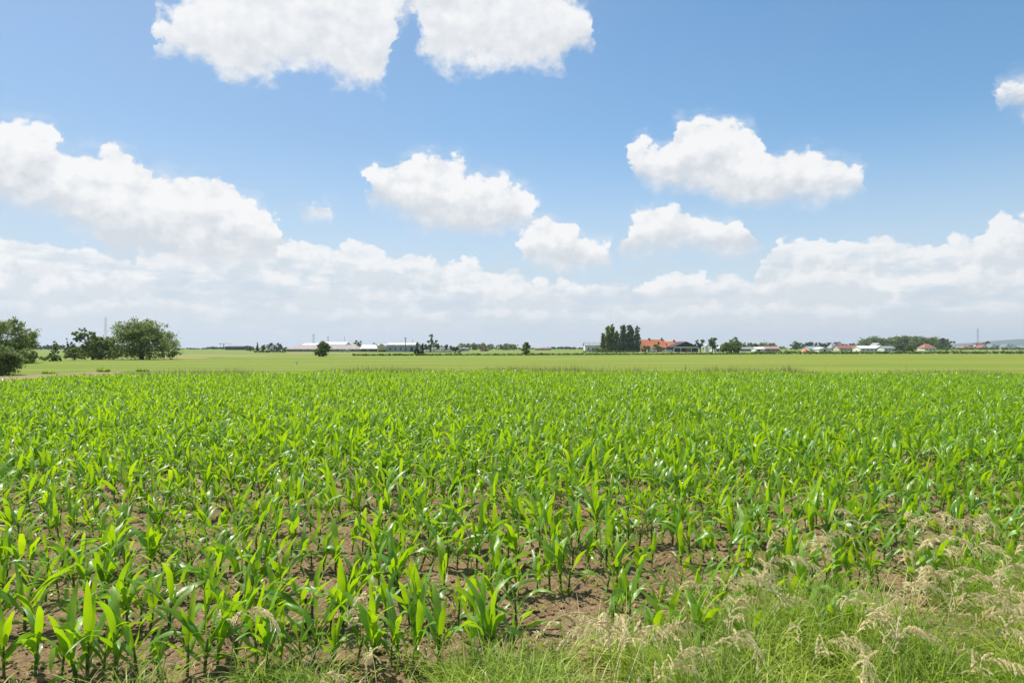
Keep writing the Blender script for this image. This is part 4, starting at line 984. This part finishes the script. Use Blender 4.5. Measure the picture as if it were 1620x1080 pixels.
# ------------------------------------------------------------------ vehicles and loose things
def car(label, px, d, body_mat, rz=0.0, van=False, cat="car"):
    o = empty("van" if van else "parked_car", (X(px, d), d, -.05), rz); L_ = 4.9 if van else 4.2; hw = .9
    prof = ([(-2.4, .35), (2.4, .35), (2.45, 1.0), (2.0, 1.15), (1.45, 2.0), (-2.3, 2.05), (-2.45, 1.8)] if van else
            [(-2.1, .32), (2.1, .32), (2.12, .72), (1.1, .88), (.45, 1.42), (-1.1, 1.46), (-1.95, .95), (-2.12, .8)])
    MB().prism(prof, -hw, hw).build("body", body_mat, o)
    gl = [(.55, 1.12), (1.95, 1.14), (1.5, 1.85), (.6, 1.9)] if van else [(-1.55, .92), (.95, .92), (.42, 1.34), (-1.05, 1.38)]
    for s in (-1, 1): MB().prism(gl, s * (hw + .012) - .01, s * (hw + .012) + .01).build("window", GLASS, o)
    for xw in (-1.35, 1.35):
        for s in (-1, 1):
            w = MB().tube((xw, s * (hw - .12), .33), (xw, s * (hw + .06), .33), .33, .33, 14).build("wheel", RUBBER, o)
            MB().tube((xw, s * (hw + .061), .33), (xw, s * (hw + .08), .33), .19, .19, 10).build("rim", SILVER, w)
    return tag(o, label, cat)
car("silver car parked before the long taupe barn right of the round bush", 546, 345, SILVER)
car("white van parked before the brick farmhouse wall", 1031, 334, CARW, .1, True, "van")
car("white car parked before the lower orange-roofed wing", 1055, 330, CARW, 3.0)
# yellow digger
d = 358; o = empty("excavator", (X(605, d), d, -.06), R(180))
for s in (-1, 1):
    MB().prism([(-1.9, .15), (-1.5, 0), (1.5, 0), (1.9, .15), (1.9, .6), (1.5, .8), (-1.5, .8), (-1.9, .6)], s * 1.1 - .28, s * 1.1 + .28).build("track", RUBBER, o)
MB().box(-1.7, 1.3, -1.2, 1.2, .82, 1.7).build("body", YELLOW, o)
cb = MB().prism([(.1, 1.702), (1.4, 1.702), (1.35, 2.4), (1.1, 2.9), (.1, 2.9)], -1.15, -.1).build("cab", YELLOW, o)
MB().prism([(.25, 1.95), (1.25, 1.95), (1.2, 2.4), (1.02, 2.75), (.25, 2.75)], -1.17, -1.155).build("window", GLASS, cb)
MB().prism([(1.1, 1.2), (1.5, 1.3), (3.3, 3.7), (3.0, 4.0), (2.6, 3.7)], .05, .5).build("boom", YELLOW, o)
MB().prism([(3.0, 3.95), (3.3, 3.65), (4.4, 4.6), (4.3, 4.9)], .1, .45).build("arm", YELLOW, o)
MB().prism([(4.3, 4.6), (4.6, 4.9), (4.9, 4.2), (4.5, 3.9)], -.1, .65).build("bucket", STEEL, o)
tag(o, "yellow tracked excavator with raised arm beside the white gabled shed", "excavator")
# wrapped bales
def bale_me():
    m = MB(); k = 14; ring = [(math.cos(i / k * math.tau), math.sin(i / k * math.tau)) for i in range(k)]
    vs = []
    for yy, rr in ((-.6, .52), (-.5, .62), (.5, .62), (.6, .52)): vs += [(a * rr, yy, .6 + b * rr) for a, b in ring]
    fs = [(q * k + i, q * k + (i + 1) % k, (q + 1) * k + (i + 1) % k, (q + 1) * k + i) for q in range(3) for i in range(k)] + [tuple(range(k)), tuple(range(4 * k - 1, 3 * k - 1, -1))]
    return m.add(vs, fs)
bm_ = bale_me().build("wrapped_bale", BALE); bme = bm_.data; bpy.data.objects.remove(bm_)
g = np.random.default_rng(91); bx = [673.5, 677.5, 685, 689.2, 693.5, 697.6, 701.5, 705.8, 710, 714]
for i, px in enumerate(bx):
    for lev in range(2 if 1 < i < 9 and i % 3 != 1 else 1):
        o = link("wrapped_bale", bme, None, (X(px, 312), 312 + g.normal(0, .25), -.05 + lev * 1.17), g.uniform(-.4, .4))
        tag(o, f"white wrapped bale, {'upper' if lev else 'ground'} one, {ordn(i)} place from left in the pale row", "bale", "white wrapped bales right of the dark conifers")
# orange tarpaulin over a heap
gx = np.linspace(-2.3, 2.3, 16); gy = np.linspace(-1.6, 1.6, 12); GX, GY = np.meshgrid(gx, gy)
gz = 1.9 * np.exp(-(GX * .6) ** 2 * 1.2 - (GY * .8) ** 2) + .25 * fbm(GX * 1.4 + 9, GY * 1.4, 3) - .25
i = np.arange(16 * 12).reshape(12, 16); f = np.stack([i[:-1, :-1], i[:-1, 1:], i[1:, 1:], i[1:, :-1]], -1).reshape(-1, 4)
tag(link("tarpaulin_heap", mesh_np("tarpaulin_heap", np.stack([GX, GY, gz], -1), f, ORANGE, True), None, (X(1274, 340), 340, 0)), "orange tarpaulin heaped on the field edge before the far wood", "tarpaulin")
# small white marker in the ripening field
o = empty("marker_post", (X(469.5, 86), 86, -.03)); MB().tube((0, 0, 0), (0, 0, .38), .03, .03, 8).build("stake", POLEW, o); MB().box(-.14, .14, -.05, -.032, .2, .42).build("plate", CARW, o)
tag(o, "tiny white marker standing alone in the ripening field", "marker")

# ------------------------------------------------------------------ air
m = bpy.data.materials.new("haze"); m.use_nodes = True; t = m.node_tree; t.nodes.clear()
vo_ = t.nodes.new('ShaderNodeVolumePrincipled'); vo_.inputs['Color'].default_value = (0.80, 0.90, 1.0, 1); vo_.inputs['Density'].default_value = 0.00012
vo_.inputs['Anisotropy'].default_value = 0.2
t.links.new(vo_.outputs[0], t.nodes.new('ShaderNodeOutputMaterial').inputs['Volume'])
hb = MB().box(-6100, 6100, -420, 7100, -1.2, 140).build("haze", m); tag(hb, kind='stuff'); hb['label'] = "pale blue air haze over the far fields"; hb['category'] = "haze"
